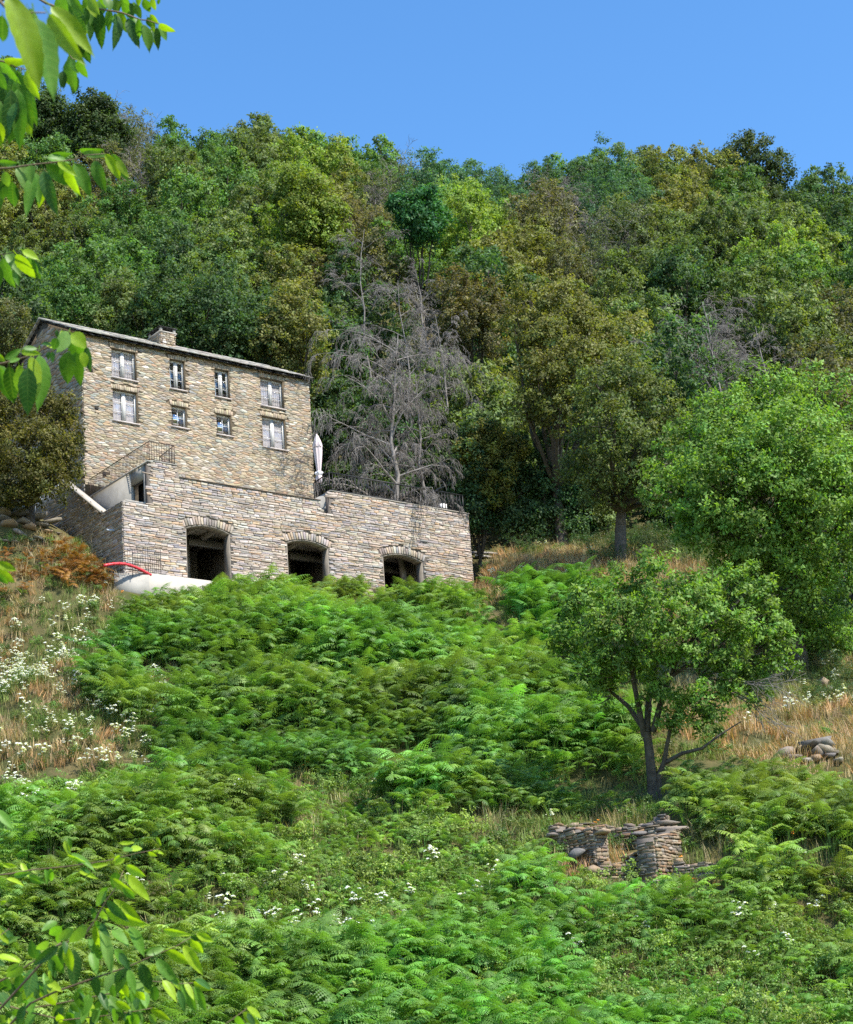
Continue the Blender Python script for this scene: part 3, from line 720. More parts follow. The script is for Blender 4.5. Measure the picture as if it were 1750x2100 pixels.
# chimney
cx0, cx1, cy0, cy1, cz0, cz1 = 8.55-HB[0], 9.68-HB[0], 10.0-HB[1], 11.5-HB[1], 17.9-HB[2], 19.68-HB[2]
ch = MB().box(cx0+.012, cx1-.012, cy0+.012, cy1, cz0, cz1).build('chimney', M['mortar'], ho)
stones(ledge(cx0, cx1, cz0+.4, cz1, .09, .2, .15, .4, lambda x: cz1, [], 51), ((0, cy0, 0), (1, 0, 0), (0, 0, 1), (0, -1, 0)), .01, .04, PAL_HOUSE, M['stone'], ch, 40, 52)
stones(ledge(cy0, cy1, cz0+.4, cz1, .09, .2, .15, .4, lambda x: cz1, [], 53), ((cx0, 0, 0), (0, 1, 0), (0, 0, 1), (-1, 0, 0)), .01, .04, PAL_HOUSE, M['stone'], ch, 30, 54, flip=True)
MB().box(cx0-.07, cx1+.07, cy0-.07, cy1+.07, cz1, cz1+.07).build('chimney_ledge', M['concrete_pale'], ch)
for x in (cx0, cx1-.16):
    for y in (cy0, cy1-.16): MB().box(x, x+.16, y, y+.16, cz1+.07, cz1+.33).build('cap_post', M['concrete_pale'], ch)
MB().box(cx0-.09, cx1+.09, cy0-.09, cy1+.09, cz1+.33, cz1+.385).build('cap_slab', M['slate'], ch)
pot = hthing('flower_pot', 'terracotta tub behind the rusty stair railing', 'pot', 2.9, 5.0, 6.44)
lathe([(.30, 0), (.36, .3), (.42, .62), (.46, .64), (.46, .72), (.38, .72)], 1, 0).build('tub', M['terracotta'], pot, True)

# ------------------------------------------------------------------ foliage builders
class TB:
    """many tapered tubes at once"""
    def __init__(s): s.q = {}
    def tube(s, pts, rad, n=6, cap=False): s.q.setdefault((len(pts), n), []).append((pts, rad))
    def mesh(s, name, smooth=True):
        VV, FF, o = [], [], 0
        for (m, n), items in s.q.items():
            P = np.array([i[0] for i in items], float); R = np.array([i[1] for i in items], float)
            T = np.empty_like(P); T[:, 1:-1] = P[:, 2:]-P[:, :-2]; T[:, 0] = P[:, 1]-P[:, 0]; T[:, -1] = P[:, -1]-P[:, -2]; T = unit(T)
            ref = np.where(np.abs(T[:, :1, 2:3]) > .9, np.array([1., 0, 0]), np.array([.21, .13, .97])); a = unit(np.cross(T, np.broadcast_to(ref, T.shape))); b = np.cross(T, a)
            th = 2*np.pi*np.arange(n)/n
            V = P[:, :, None]+R[:, :, None, None]*(np.cos(th)[:, None]*a[:, :, None]+np.sin(th)[:, None]*b[:, :, None])
            i, k = np.meshgrid(np.arange(m-1), np.arange(n), indexing='ij'); F = np.stack([i*n+k, i*n+(k+1) % n, (i+1)*n+(k+1) % n, (i+1)*n+k], -1).reshape(-1, 4)
            F = (F[None]+(np.arange(len(items))*m*n)[:, None, None]).reshape(-1, 4)+o; VV.append(V.reshape(-1, 3)); FF.append(F); o += len(items)*m*n
        return mesh_np(name, np.concatenate(VV), np.concatenate(FF), smooth=smooth)
def unit(v): return v/np.maximum(np.linalg.norm(v, axis=-1, keepdims=True), 1e-9)
def leaf_quads(C, Nrm, Ln, rng, wid=.5, fold=.12, up=0.0):
    """rhombic leaves at C facing Nrm"""
    n = len(C); T = rng.normal(size=(n, 3)); T[:, 2] -= up
    T = unit(T - Nrm*(T*Nrm).sum(1, keepdims=True)); S = np.cross(Nrm, T)
    L = Ln[:, None]
    V = np.stack([C, C+T*L*.48+S*L*wid*.5-Nrm*L*fold, C+T*L, C+T*L*.48-S*L*wid*.5-Nrm*L*fold], 1)
    return V.reshape(-1, 3)
def crown_mesh(name, lobes, n_clump, n_leaf, clump_r, leaf, seed, hollow=.72, upbias=.25, wid=.55, minz=None, droop=0.0, jag=.16):
    rng = np.random.default_rng(seed); lobes = np.array(lobes, float)
    w = lobes[:, 3]*lobes[:, 5]; w = w/w.sum()
    k = rng.choice(len(lobes), n_clump, p=w); dirs = rng.normal(size=(n_clump, 3)); dirs[:, 2] += upbias*1.2; dirs = unit(dirs)
    rad = np.where(rng.random(n_clump) < .8, rng.uniform(hollow, 1.0+jag, n_clump), rng.uniform(.25, hollow, n_clump))
    C = lobes[k, :3]+dirs*lobes[k, 3:6]*rad[:, None]
    # drop clumps buried deep in another lobe
    d = np.min([np.where(k == j, 9, (((C-lobes[j, :3])/lobes[j, 3:6])**2).sum(1)) for j in range(len(lobes))], 0)
    keep = (d > .32) | (rng.random(n_clump) < .2)
    if minz is not None: keep &= C[:, 2] > minz
    C, dirs = C[keep], dirs[keep]; m = len(C)
    cs = clump_r*rng.uniform(.6, 1.35, m)
    tone = np.clip(rng.normal(.52, .27, m), 0, 1); tipc = np.clip(.25+.55*dirs[:, 2]+rng.normal(0, .28, m), 0, 1)
    nl = n_leaf; off = rng.normal(size=(m, nl, 3)); off = unit(off)*(rng.random((m, nl, 1))**.5)
    off[..., 2] *= .75; pos = C[:, None]+off*cs[:, None, None]
    pos[..., 2] -= droop*rng.random((m, nl))**2
    nr = unit(off*.8+dirs[:, None]*.55+rng.normal(size=(m, nl, 3))*.55+np.array([0, 0, .35]))
    Ln = leaf*rng.uniform(.65, 1.3, m*nl)
    V = leaf_quads(pos.reshape(-1, 3), nr.reshape(-1, 3), Ln, rng, wid)
    n = m*nl; F = np.arange(n*4).reshape(n, 4)
    t = np.clip(np.repeat(tone, nl)+rng.normal(0, .16, n), 0, 1); tp = np.clip(np.repeat(tipc, nl)+rng.normal(0, .2, n), 0, 1)
    col = np.c_[t, tp, np.clip(np.repeat(rng.random(m), nl)*.7+rng.random(n)*.3, 0, 1), np.ones(n)]
    return mesh_np(name, V, F, attrs={'leaf': ('FACE', 'FLOAT_COLOR', col)})
def limb(mb, p, q, r0, r1, rnd, seg=5, wob=.12, n=6, sag=0):
    p, q = np.array(p, float), np.array(q, float); l = np.linalg.norm(q-p); pts = []
    o = np.array([rnd.uniform(-1, 1) for _ in range(3)])*wob*l*.5
    for i in range(seg+1):
        t = i/seg; pts.append(p+(q-p)*t+o*math.sin(math.pi*t)+np.array([rnd.uniform(-1, 1) for _ in range(3)])*wob*l*.12*(0 < i < seg)+np.array([0, 0, sag*l*math.sin(math.pi*t)]))
    mb.tube(pts, [r0+(r1-r0)*i/seg for i in range(seg+1)], n, cap=False); return pts
def wood_mesh(name, lobes, base_r, seed, fork=.35, lean=(0, 0), twigs=5, trunk_top=None):
    rnd = random.Random(seed); mb = TB()
    top = np.mean([l[:3] for l in lobes], 0); zf = trunk_top if trunk_top is not None else top[2]*fork
    f = np.array([lean[0], lean[1], zf]); limb(mb, (0, 0, -.6), f, base_r*1.15, base_r*.8, rnd, 5, .06, 8)
    for l in lobes:
        c = np.array(l[:3]); pts = limb(mb, f, c, base_r*.55, base_r*.2, rnd, 6, .16, 6)
        for _ in range(twigs):
            s = pts[rnd.randint(2, 6)]; v = np.array([rnd.gauss(0, 1) for _ in range(3)]); v /= np.linalg.norm(v)+1e-6; v[2] = abs(v[2])*.7
            e = c+v*np.array(l[3:6])*rnd.uniform(.6, .98); limb(mb, s, e, base_r*.16, base_r*.04, rnd, 4, .16, 4)
    return mb.mesh(name, True)
def bare_mesh(name, height, spread, r0, seed, n_main=14, droop=.5, levels=3, per=7, trunk=True):
    """dead tree: arching limbs breaking into hanging twigs"""
    rnd = random.Random(seed); mb = TB(); G = rnd.gauss
    tp = limb(mb, (0, 0, -.5), (rnd.uniform(-1, 1), rnd.uniform(-1, 1), height*.86), r0, r0*.12, rnd, 8, .11, 7) if trunk else [np.array((0, 0, height*.1*i)) for i in range(9)]
    def grow(p, d, l, r, lev):
        n = 6 if lev == 0 else 5 if lev < 3 else 4; x, y, z = p; a, b, c = d; k = 1/math.sqrt(a*a+b*b+c*c); a, b, c = a*k, b*k, c*k; pts = [(x, y, z)]; st = l/n
        for i in range(n):
            a += G(0, .13); b += G(0, .13); c += G(0, .08)-droop*(.13+.22*lev)*(i+1)/n*1.7
            k = 1/math.sqrt(a*a+b*b+c*c); a, b, c = a*k, b*k, c*k; x, y, z = x+a*st, y+b*st, z+c*st; pts.append((x, y, z))
        mb.tube(pts, [max(.0095, r*(1-.78*i/n)) for i in range(n+1)], 5 if lev == 0 else 3)
        if lev < levels:
            for q in range(per if lev < 2 else per-1):
                i = rnd.randint(1, n); s, e = pts[i-1], pts[i]; k = n/l
                grow(e, ((e[0]-s[0])*k+G(0, .62), (e[1]-s[1])*k+G(0, .62), (e[2]-s[2])*k+G(.05, .35)), l*rnd.uniform(.32, .55), r*.42*(1-.4*i/n), lev+1)
    for k in range(n_main):
        t = .30+.66*(k/n_main)**.8; i = t*8; a = tp[int(i)]+(tp[min(int(i)+1, 8)]-tp[int(i)])*(i-int(i))
        th = k*2.4+rnd.uniform(-.5, .5); l = spread*(1.0-.35*abs(t-.65)/.5)*rnd.uniform(.5, 1.2)
        grow(a.copy(), np.array([math.cos(th), math.sin(th), rnd.uniform(.3, 1.3)]), l, r0*.38*(1.1-t*.6), 0)
    return mb.mesh(name, True)

# ------------------------------------------------------------------ the wood on the hill
def proto_lobes(seed, R=3.0, H=7.2, n=14, low=.28):
    rnd = random.Random(seed); out = [(rnd.uniform(-.3, .3), rnd.uniform(-.3, .3), H*.58, R*.55, R*.55, H*.30)]
    for k in range(n):
        th = 2.4*k+rnd.uniform(-.6, .6); t = (k+.5)/n; z = H*(low+(.95-low)*t); rr = R*math.sqrt(max(.05, 1-((t-.28)/.80)**2))*rnd.uniform(.4, .95)
        s = R*rnd.uniform(.26, .46); out.append((rr*math.cos(th), rr*math.sin(th), z-s*.4+rnd.uniform(-.5, .5), s, s, s*rnd.uniform(.9, 1.5)))
    return out
PROTO = {'dense': [], 'sparse': [], 'bare': [], 'fine': []}
for k in range(8):
    lb = proto_lobes(100+k, n=12+k % 4); PROTO['dense'].append((crown_mesh('oak_crown', lb, 340, 36, .40, .235, 200+k, minz=.8, jag=.22, hollow=.8), wood_mesh('oak_wood', lb, .17, 300+k, twigs=3)))
for k in range(3):
    lb = proto_lobes(130+k, n=15); PROTO['fine'].append((crown_mesh('fine_crown', lb, 460, 30, .34, .19, 230+k, minz=.8, jag=.25, hollow=.78), wood_mesh('fine_wood', lb, .15, 330+k, twigs=3)))
for k in range(4):
    lb = proto_lobes(160+k, n=12); PROTO['sparse'].append((crown_mesh('thin_crown', lb, 330, 20, .36, .17, 260+k, hollow=.55, minz=.8, jag=.34), bare_mesh('thin_wood', 7.4, 3.0, .13, 360+k, 12, .12, 2, 6)))
for k in range(3):
    PROTO['bare'].append((None, bare_mesh('bare_wood', 7.6, 3.4, .15, 390+k, 15, .28, 3, 5)))
LEAFC = {  # colour, share of bronze tips, build
    'DG': ((.072, .130, .050), .10, 'dense'), 'MG': ((.108, .205, .058), .10, 'dense'), 'OL': ((.135, .188, .064), .15, 'dense'), 'OY': ((.185, .205, .062), .35, 'dense'),
    'BR': ((.155, .158, .080), .40, 'fine'), 'YG': ((.190, .270, .050), .12, 'dense'), 'XG': ((.046, .165, .056), .0, 'dense'), 'BG': ((.085, .170, .088), .05, 'fine'),
    'GB': ((.135, .162, .092), .15, 'sparse'), 'GR': ((.1, .1, .08), 0, 'bare'), 'GD': ((.108, .136, .072), .15, 'sparse')}
LEAFN = {'DG': 'dark green evergreen oak', 'MG': 'mid green broadleaf tree', 'OL': 'olive green oak', 'OY': 'bronze yellow tipped oak', 'BR': 'russet brown scorched tree',
         'YG': 'bright yellow green tree', 'XG': 'emerald green tree', 'BG': 'bluish green tree', 'GB': 'thin grey and olive tree', 'GR': 'bare grey dead tree', 'GD': 'thin dark half dead tree'}
SEEDS = [(120,230,'DG'),(200,215,'DG'),(150,300,'GD'),(300,270,'DG'),(250,250,'DG'),(420,300,'MG'),(500,300,'MG'),(620,290,'DG'),(80,330,'MG'),(250,350,'GB'),(350,345,'MG'),(450,355,'MG'),
    (560,350,'OL'),(690,330,'MG'),(800,330,'MG'),(740,355,'MG'),(870,330,'MG'),(950,350,'DG'),(60,430,'OY'),(130,420,'OL'),(200,410,'BR'),(275,420,'GR'),(350,415,'OL'),(450,440,'MG'),(400,400,'MG'),(540,420,'OL'),
    (620,380,'YG'),(640,450,'YG'),(690,480,'OY'),(600,520,'YG'),(665,570,'BR'),(60,520,'OL'),(150,520,'OL'),(230,510,'MG'),(330,490,'MG'),(400,510,'MG'),(480,520,'OL'),(550,570,'OL'),(50,620,'DG'),
    (130,640,'MG'),(230,620,'MG'),(320,600,'DG'),(420,600,'OL'),(500,640,'DG'),(580,620,'OY'),(600,710,'OL'),(690,640,'DG'),(740,430,'GR'),(720,510,'BR'),(790,410,'GB'),(940,430,'BG'),(1010,430,'BG'),
    (1060,430,'BG'),(920,520,'MG'),(970,510,'YG'),(1100,470,'BR'),(1000,370,'OL'),(1120,345,'DG'),(1200,370,'MG'),(1250,305,'MG'),(1330,340,'MG'),(1400,350,'DG'),(1260,440,'BG'),(1310,400,'OL'),(1240,420,'BG'),
    (1400,430,'OY'),(1500,470,'MG'),(1450,410,'OY'),(1650,400,'DG'),(1700,390,'DG'),(1740,430,'DG'),(1680,500,'DG'),(1600,560,'YG'),(1700,600,'OL'),(1740,640,'MG'),(1570,500,'OL'),(1200,480,'GR'),(1150,570,'BR'),
    (1250,550,'GD'),(1330,560,'OL'),(1420,510,'OL'),(1500,560,'OL'),(1350,640,'DG'),(1450,620,'GR'),(1480,700,'GR'),(1420,740,'GR'),(1250,690,'OL'),(1150,640,'OY'),(1050,560,'OY'),(1300,740,'OY'),(1330,690,'OL'),
    (1380,770,'MG'),(1600,720,'OL'),(1700,740,'BR'),(1740,800,'OL'),(1650,650,'MG'),(1560,640,'OL'),(760,570,'BR'),(800,540,'MG'),(870,570,'GR'),(850,650,'GR'),(780,640,'MG'),(1530,580,'MG'),(1600,450,'DG'),(1640,560,'YG'),
    (700,760,'DG'),(660,830,'DG'),(760,830,'DG'),(900,760,'DG'),(970,700,'DG'),(1000,850,'OY'),(1060,800,'DG'),(1150,850,'DG'),(1250,860,'DG'),(940,900,'OL'),(1020,950,'OL'),(1100,950,'DG'),(1200,950,'DG'),(1700,860,'BR'),(1640,800,'OL')]
SD = np.array([s[:2] for s in SEEDS], float)
RNDT = random.Random(77)
def place_tree(name, crown, wood, kind, P, scale, rz, label, cat, group=None, col=None, tipa=None, bark=None, sz=1.0):
    t = thing(name, label, cat, tuple(P), rz, group); t.scale = (scale, scale, scale*sz)
    o = obj('trunk', wood, bark or (M['deadwood'] if kind == 'GR' else M['bark_grey'] if kind in ('GB', 'GD') else M['bark']), t)
    if crown is not None:
        c = obj('crown', crown, M['leaf'], t); b = LEAFC[kind]; k = RNDT.uniform(.85, 1.18)
        rgb = col or b[0]; c.color = (rgb[0]*k*RNDT.uniform(.92, 1.08), rgb[1]*k, rgb[2]*k, b[1] if tipa is None else tipa)
    return t
def where(u, v):
    if v < 400 and u < 450: return 'on the high left skyline'
    if v < 420 and u < 700: return 'along the skyline above the chimney'
    if v < 420 and u < 1020: return 'along the dip of the skyline'
    if v < 430: return 'along the right skyline'
    if u < 330: return 'on the slope above the left gable' if v < 540 else 'just above the left gable'
    if u < 720: return 'on the slope above the chimney' if v < 540 else 'just above the chimney'
    if u < 1020: return 'on the slope behind the bare tree' if v < 640 else 'close behind the bare tree'
    if u < 1330: return 'on the slope behind the bronze oak' if v < 640 else 'beside the bronze oak'
    if v > 700: return 'behind the big bright green tree'
    return 'on the slope below the round oak' if u < 1580 else 'on the slope at the right edge'
ORD_ = 'first second third fourth fifth sixth seventh eighth ninth tenth eleventh twelfth thirteenth fourteenth fifteenth sixteenth seventeenth eighteenth nineteenth twentieth'.split()
ORD = ORD_+['twenty '+o for o in ORD_[:9]]+['thirtieth']+['thirty '+o for o in ORD_[:9]]
def ranked(items):
    """items (u, thing, kind, place): number look-alikes from the left"""
    by = {}
    for it in items: by.setdefault((it[2], it[3]), []).append(it)
    for (kind, pl), q in by.items():
        q.sort(key=lambda i: i[0])
        for i, it in enumerate(q):
            it[1]['group'] = LEAFN[kind]+'s '+pl
            it[1]['label'] = (LEAFN[kind]+' '+pl) if len(q) == 1 else ORD[min(i, 38)]+' '+LEAFN[kind]+' from the left '+pl
HERO_XY = []       # ground left free for trees placed one by one
def grove():
    rnd = random.Random(9); cnt = 0; items = []; y = 119.0; row = 0
    while y < 246:
        st = 4.9+.008*(y-119); x = -(.245*y+5)+(row % 2)*st*.5
        while x < .245*y+12:
            X, Y = x+rnd.uniform(-1.5, 1.5), y+rnd.uniform(-1.5, 1.5); x += st
            e = np.array([X-A0[0], Y-A0[1]]); a, s = e @ DX[:2], e @ DY[:2]
            if -3.5 < a < 27.5 and -3 < s < 20.5: continue
            if (s < 6 and a < 31) or (a >= 31 and Y < 124): continue
            if any((X-h[0])**2+(Y-h[1])**2 < h[2]**2 for h in HERO_XY): continue
            Z = g1(X, Y); u, v, _ = proj(np.array([X, Y, Z+5.0])); u, v = float(u), float(v)
            if not (-130 < u < 1950): continue
            T = np.array([X, Y, Z+7.5]); q = np.linspace(.35, .93, 40)[:, None]*T; cov = np.where(q[:, 1] > 120, 5.2, 0)
            if (q[:, 2] < gz(q[:, 0], q[:, 1])+cov).any(): continue
            j = int(np.argmin(((SD-(u, v))**2*(1, 1.6)).sum(1)+np.array([rnd.uniform(0, 2200) for _ in SEEDS]))); kind = SEEDS[j][2]
            proto = rnd.choice(PROTO[LEAFC[kind][2]]); sc_ = rnd.uniform(1.0, 1.4)*(1.06 if Y < 150 else 1.0)
            w = where(u, v)
            t = place_tree('dead_tree' if kind == 'GR' else 'forest_tree', proto[0], proto[1], kind, (X, Y, Z-.3), sc_, rnd.uniform(0, 6.28), LEAFN[kind]+' '+w, 'tree', LEAFN[kind]+'s '+w, sz=rnd.uniform(.9, 1.2)); items.append((u, t, kind, w)); cnt += 1
        y += st*.93; row += 1
    ranked(items); return cnt

# ---- trees that stand out
def hero(u, v, depth=None, free=3.5):
    P = hit(u, v) if depth is None else at(u, v, depth)
    P = np.array([P[0], P[1], g1(P[0], P[1])]); HERO_XY.append((P[0], P[1], free)); return P
def lobes_at(P, specs, depth_jit=0):
    """crown lobes given as seen (u, v, radius in px of the reading frame) at the tree's own distance -> metres round its foot"""
    out = []; d0 = float(P @ FWv)
    for (u, v, r, dd) in specs:
        d = d0+dd; c = at(u, v, d)-P; R = r*d/FPX; out.append((c[0], c[1], c[2], R, R, R*.92))
    return out
def hero_tree(name, label, P, specs, kind, n_clump, n_leaf, clump_r, leaf, seed, base_r, col=None, tipa=None, cat='tree', bark=None, fork=.35, trunk_top=None, lean=(0, 0), twigs=6, hollow=.68, wid=.55, jag=.16, droop=0):
    lb = lobes_at(P, specs)
    cm = crown_mesh('crown', lb, n_clump, n_leaf, clump_r, leaf, seed, hollow=hollow, wid=wid, minz=.4, jag=jag, droop=droop)
    wm = wood_mesh('trunk', lb, base_r, seed+1, fork=fork, trunk_top=trunk_top, lean=lean, twigs=twigs)
    return place_tree(name, cm, wm, kind, P, 1.0, 0, label, cat, col=col, tipa=tipa, bark=bark)
# big bright tree on the right
P = hero(1650, 1450, 90); BT = lambda L: [(u+22, v+38, r, d) for u, v, r, d in L]
hero_tree('maple_tree', 'huge spreading bright green tree at the right edge of the clearing', P,
    BT([(1400,880,70,1),(1360,960,60,-1),(1460,820,60,0),(1540,800,75,1),(1640,800,80,2),(1600,860,90,-3),(1500,900,90,-3),(1440,960,80,-4),(1540,980,90,-4),(1640,940,95,-4),(1700,880,70,1),(1710,960,80,-2),(1400,1040,60,-3),(1480,1060,70,-4),
     (1570,1080,70,-4),(1660,1050,80,-3),(1740,1040,70,0),(1760,950,60,1),(1540,1160,60,-2),(1620,1160,60,-3),(1500,1130,50,-2),(1700,1140,70,-1),(1600,1240,60,0),(1660,1230,60,1),(1560,1230,50,1),(1540,1300,45,2),(1610,1310,60,2),(1680,1300,60,2),(1590,1370,50,2),(1650,1380,55,3),(1480,1200,40,0)]),
    'MG', 2100, 40, .50, .20, 501, .42, col=(.155, .26, .056), tipa=.1, jag=.34, hollow=.6, trunk_top=6.0)
P = hero(1790, 1300, 97)
hero_tree('ash_tree', 'bluish green tree at the right edge under the bright spreading crown', P,
    [(1720,1120,70,0),(1760,1060,70,1),(1700,1200,60,-1),(1750,1200,70,0),(1640,1290,55,1),(1690,1290,60,0),(1760,1290,60,0),(1800,1130,70,1),(1650,1350,50,2),(1610,1330,40,2)],
    'BG', 520, 36, .5, .19, 511, .3, col=(.075, .155, .07), tipa=.0, trunk_top=3.5)
# fruit tree in the clearing
P = hero(1340, 1652, free=3)
FT = [(1200,1230,48,.5),(1170,1290,40,.3),(1240,1310,55,-1),(1290,1220,60,.8),(1340,1180,52,1),(1400,1230,60,0),(1350,1270,65,-1.4),(1460,1270,55,-.6),(1510,1200,45,.8),(1560,1230,40,.5),(1510,1300,55,-.5),(1570,1310,50,.5),(1600,1350,36,.4),
      (1400,1350,60,-1.2),(1300,1370,50,-1),(1470,1370,55,-.4),(1210,1380,40,0),(1530,1390,40,.3),(1340,1430,36,-.8),(1420,1440,40,-1),(1450,1480,34,-.5),(1160,1330,34,.2),(1180,1250,34,.6),(1240,1420,36,.2),(1270,1260,45,-.8),(1380,1480,30,-.8),(1490,1430,40,-.3),(1560,1390,40,.4),(1610,1310,30,.6),(1440,1200,36,.8),(1330,1310,50,-1.6),(1420,1300,50,-1.4),(1250,1370,44,-1.2)]
lbs = lobes_at(P, FT); rnd = random.Random(8); mb = TB()
pt = lambda u, v, dd=0: at(u, v, float(P @ FWv)+dd)-P
def path(pts, r0, r1, n=7):
    q = [pt(*p) for p in pts]; mb.tube(q, [r0+(r1-r0)*i/(len(q)-1) for i in range(len(q))], n); return q
path([(1343,1668),(1340,1640),(1337,1590),(1332,1540),(1327,1500)], .20, .15, 9)
path([(1348,1668),(1352,1630),(1350,1590),(1362,1565),(1368,1530,-.3),(1376,1490,-.5),(1400,1440,-.8)], .13, .05)
path([(1362,1566),(1400,1545,-.4),(1440,1535,-.6),(1480,1505,-.6),(1520,1480,-.4)], .085, .02)
path([(1327,1502),(1310,1480,.2),(1290,1450,.4),(1265,1428,.5),(1230,1400,.4),(1210,1350,.3)], .115, .04)
path([(1322,1510),(1312,1460,-.2),(1300,1400,-.4),(1290,1340,-.3),(1286,1290,0),(1290,1230,.6)], .12, .04)
path([(1327,1500),(1330,1440,.2),(1345,1380,.3),(1352,1300,.4),(1345,1200,.9)], .13, .04)
path([(1340,1500),(1356,1440,-.3),(1372,1390,-.4),(1410,1365,-.5),(1460,1358,-.3),(1500,1362,0),(1560,1340,.4)], .12, .035)
path([(1356,1440,-.3),(1390,1350,-.4),(1430,1300,-.3),(1500,1250,.4),(1530,1215,.6)], .085, .03)
for l in lbs:
    for _ in range(9):
        v = np.array([rnd.gauss(0, 1) for _ in range(3)]); v /= np.linalg.norm(v); c = np.array(l[:3]); s = c*.72+np.array([0, 0, 1.0])+v*.2
        limb(mb, s+(c-s)*.3, c+v*np.array(l[3:6])*.95, .026, .008, rnd, 4, .18, 4)
fw_ = mb.mesh('trunk', True)
fruit = place_tree('fruit_tree', crown_mesh('crown', lbs, 1000, 30, .27, .165, 521, hollow=.5, wid=.5, jag=.36, upbias=.5), fw_, 'MG', P, 1, 0, 'leafy fruit tree with forked dark trunk standing in the bracken', 'tree', col=(.185, .31, .066), tipa=0)
mb = MB(); rnd = random.Random(3)
def spray(p, d, l, r, lev=0):
    d = np.array(d, float); d /= np.linalg.norm(d); pts = [np.array(p, float)]
    for i in range(6): d = d+np.array([rnd.gauss(0, .1), rnd.gauss(0, .1), rnd.gauss(-.05, .07)]); d /= np.linalg.norm(d); pts.append(pts[-1]+d*l/6)
    mb.tube(pts, [max(.006, r*(1-.8*i/6)) for i in range(7)], 4, cap=False)
    if lev < 2:
        for k in range(4): i = rnd.randint(2, 5); spray(pts[i], d+np.array([rnd.gauss(0, .45), rnd.gauss(0, .45), rnd.gauss(0, .45)]), l*.5, r*.5, lev+1)
B0 = np.array(pt(1480, 1400, .2))
for k in range(7): spray(B0-B0*0+np.array([rnd.uniform(-.3, .3), rnd.uniform(-.3, .3), rnd.uniform(-.4, .3)]), (1, rnd.uniform(-.2, .4), rnd.uniform(-.55, .05)), rnd.uniform(1.8, 2.7), .03)
fb = mb.build('dead_branch', M['deadwood'], fruit); fb['label'] = 'bare grey dead branches jutting right'
# forked oak at the edge of the bench
P = hero(1272, 1150)
hero_tree('forked_oak', 'olive green oak with pale forked trunk at the edge of the wood', P,
    [(1230,800,62,0),(1290,770,60,1),(1340,820,62,0),(1260,880,62,-2),(1320,900,62,-1),(1370,880,52,0),(1230,950,52,-1),(1300,970,48,-1),(1350,960,48,0),(1200,880,46,1),(1210,1010,32,-1),(1330,1015,34,-1),(1250,1030,26,0),(1380,1000,36,0),(1180,960,34,1)],
    'OL', 620, 36, .5, .21, 531, .36, col=(.125, .17, .058), tipa=.25, bark=M['bark'], trunk_top=3.0, lean=(.4, 0))
# bronze oak, two crowns
P = hero(1150, 1090, 123)
hero_tree('bronze_oak', 'large bronze yellow oak in the middle of the wood edge', P,
    [(1090,620,48,4),(1150,640,60,3),(1120,700,60,1),(1200,690,60,2),(1180,760,64,-1),(1250,740,55,1),(1110,780,55,-1),(1230,800,52,0),(1150,840,48,-2),(1060,680,50,3),(1290,790,45,2),(1080,850,40,-1)],
    'OY', 760, 36, .52, .23, 541, .4, trunk_top=5)
P = hero(1060, 1050, 125)
hero_tree('low_oak', 'low yellow tipped oak in front of the dark wood right of the terrace', P,
    [(1000,900,40,0),(1010,960,44,-1),(1050,930,34,0),(960,930,34,0),(1020,1010,36,-1)], 'OL', 300, 34, .45, .2, 545, .2, col=(.16, .175, .036), tipa=.4)
P = hero(950, 650, 150)
hero_tree('russet_oak', 'russet oak between the grey bare trees and the bronze oak', P,
    [(930,590,42,0),(980,610,52,0),(950,660,50,-1),(1000,690,45,-1),(1020,640,40,0),(930,700,34,0)], 'BR', 420, 36, .5, .22, 551, .28, tipa=.8)
# oak against the left gable
P = hero(60, 1085, 106, 4)
hero_tree('gable_oak', 'olive brown oak covering the left gable of the house', P,
    [(20,830,60,2),(90,850,52,1),(130,840,32,1),(60,920,66,-1),(130,900,42,0),(140,970,30,0),(20,990,60,-1),(90,990,52,-2),(-40,900,70,1),(-30,1010,60,0),(110,930,45,-1),(50,1030,36,-2)],
    'OL', 900, 38, .42, .17, 561, .3, col=(.115, .125, .036), tipa=.6)
P = hero(30, 800, 125, 3)
hero_tree('small_leaved_oak', 'grey green tree behind the roof at the left edge', P, [(20,660,50,0),(50,720,46,0),(10,760,50,0),(-40,690,60,0)], 'OL', 300, 34, .42, .19, 565, .25, col=(.10, .12, .048), tipa=.3)
# tall oaks rising right behind the roof
for (u, v, r, kind, nm) in [(150,630,56,'MG','left ridge end'),(240,640,60,'OL','bright left half'),(330,620,58,'DG','chimney'),(430,640,62,'DG','roof middle'),(520,690,62,'DG','roof right half'),(600,660,60,'OY','right ridge end')]:
    P = hero(u, v+170, 138, 3.2); d = 136
    hero_tree('forest_tree', LEAFN[kind]+' rising close behind the roof near the '+nm, P, [(u,v,r,0),(u-40,v+40,r*.7,-1),(u+38,v+30,r*.75,-1),(u+10,v-46,r*.7,1),(u-20,v+90,r*.8,-1),(u+30,v+100,r*.8,0),(u-10,v+150,r*.7,0)], kind, 380, 34, .5, .24, 570+u, .26)
P = hero(190, 330, 205, 5)
hero_tree('skyline_oak', 'tall dark green oak highest on the left skyline', P, [(185,215,30,0),(215,225,26,0),(165,250,32,-1),(210,262,34,-1),(240,275,28,0),(180,300,34,-2),(225,310,32,-2)], 'DG', 460, 34, .7, .33, 603, .3, col=(.055, .10, .034))
P = hero(105, 330, 205, 5)
hero_tree('skyline_oak', 'broad dark green oak left of the tallest skyline oak', P, [(100,215,28,0),(75,240,28,0),(125,240,26,0),(95,275,34,-1),(60,285,28,0),(130,295,28,-1)], 'DG', 400, 34, .7, .33, 604, .3, col=(.055, .10, .034))
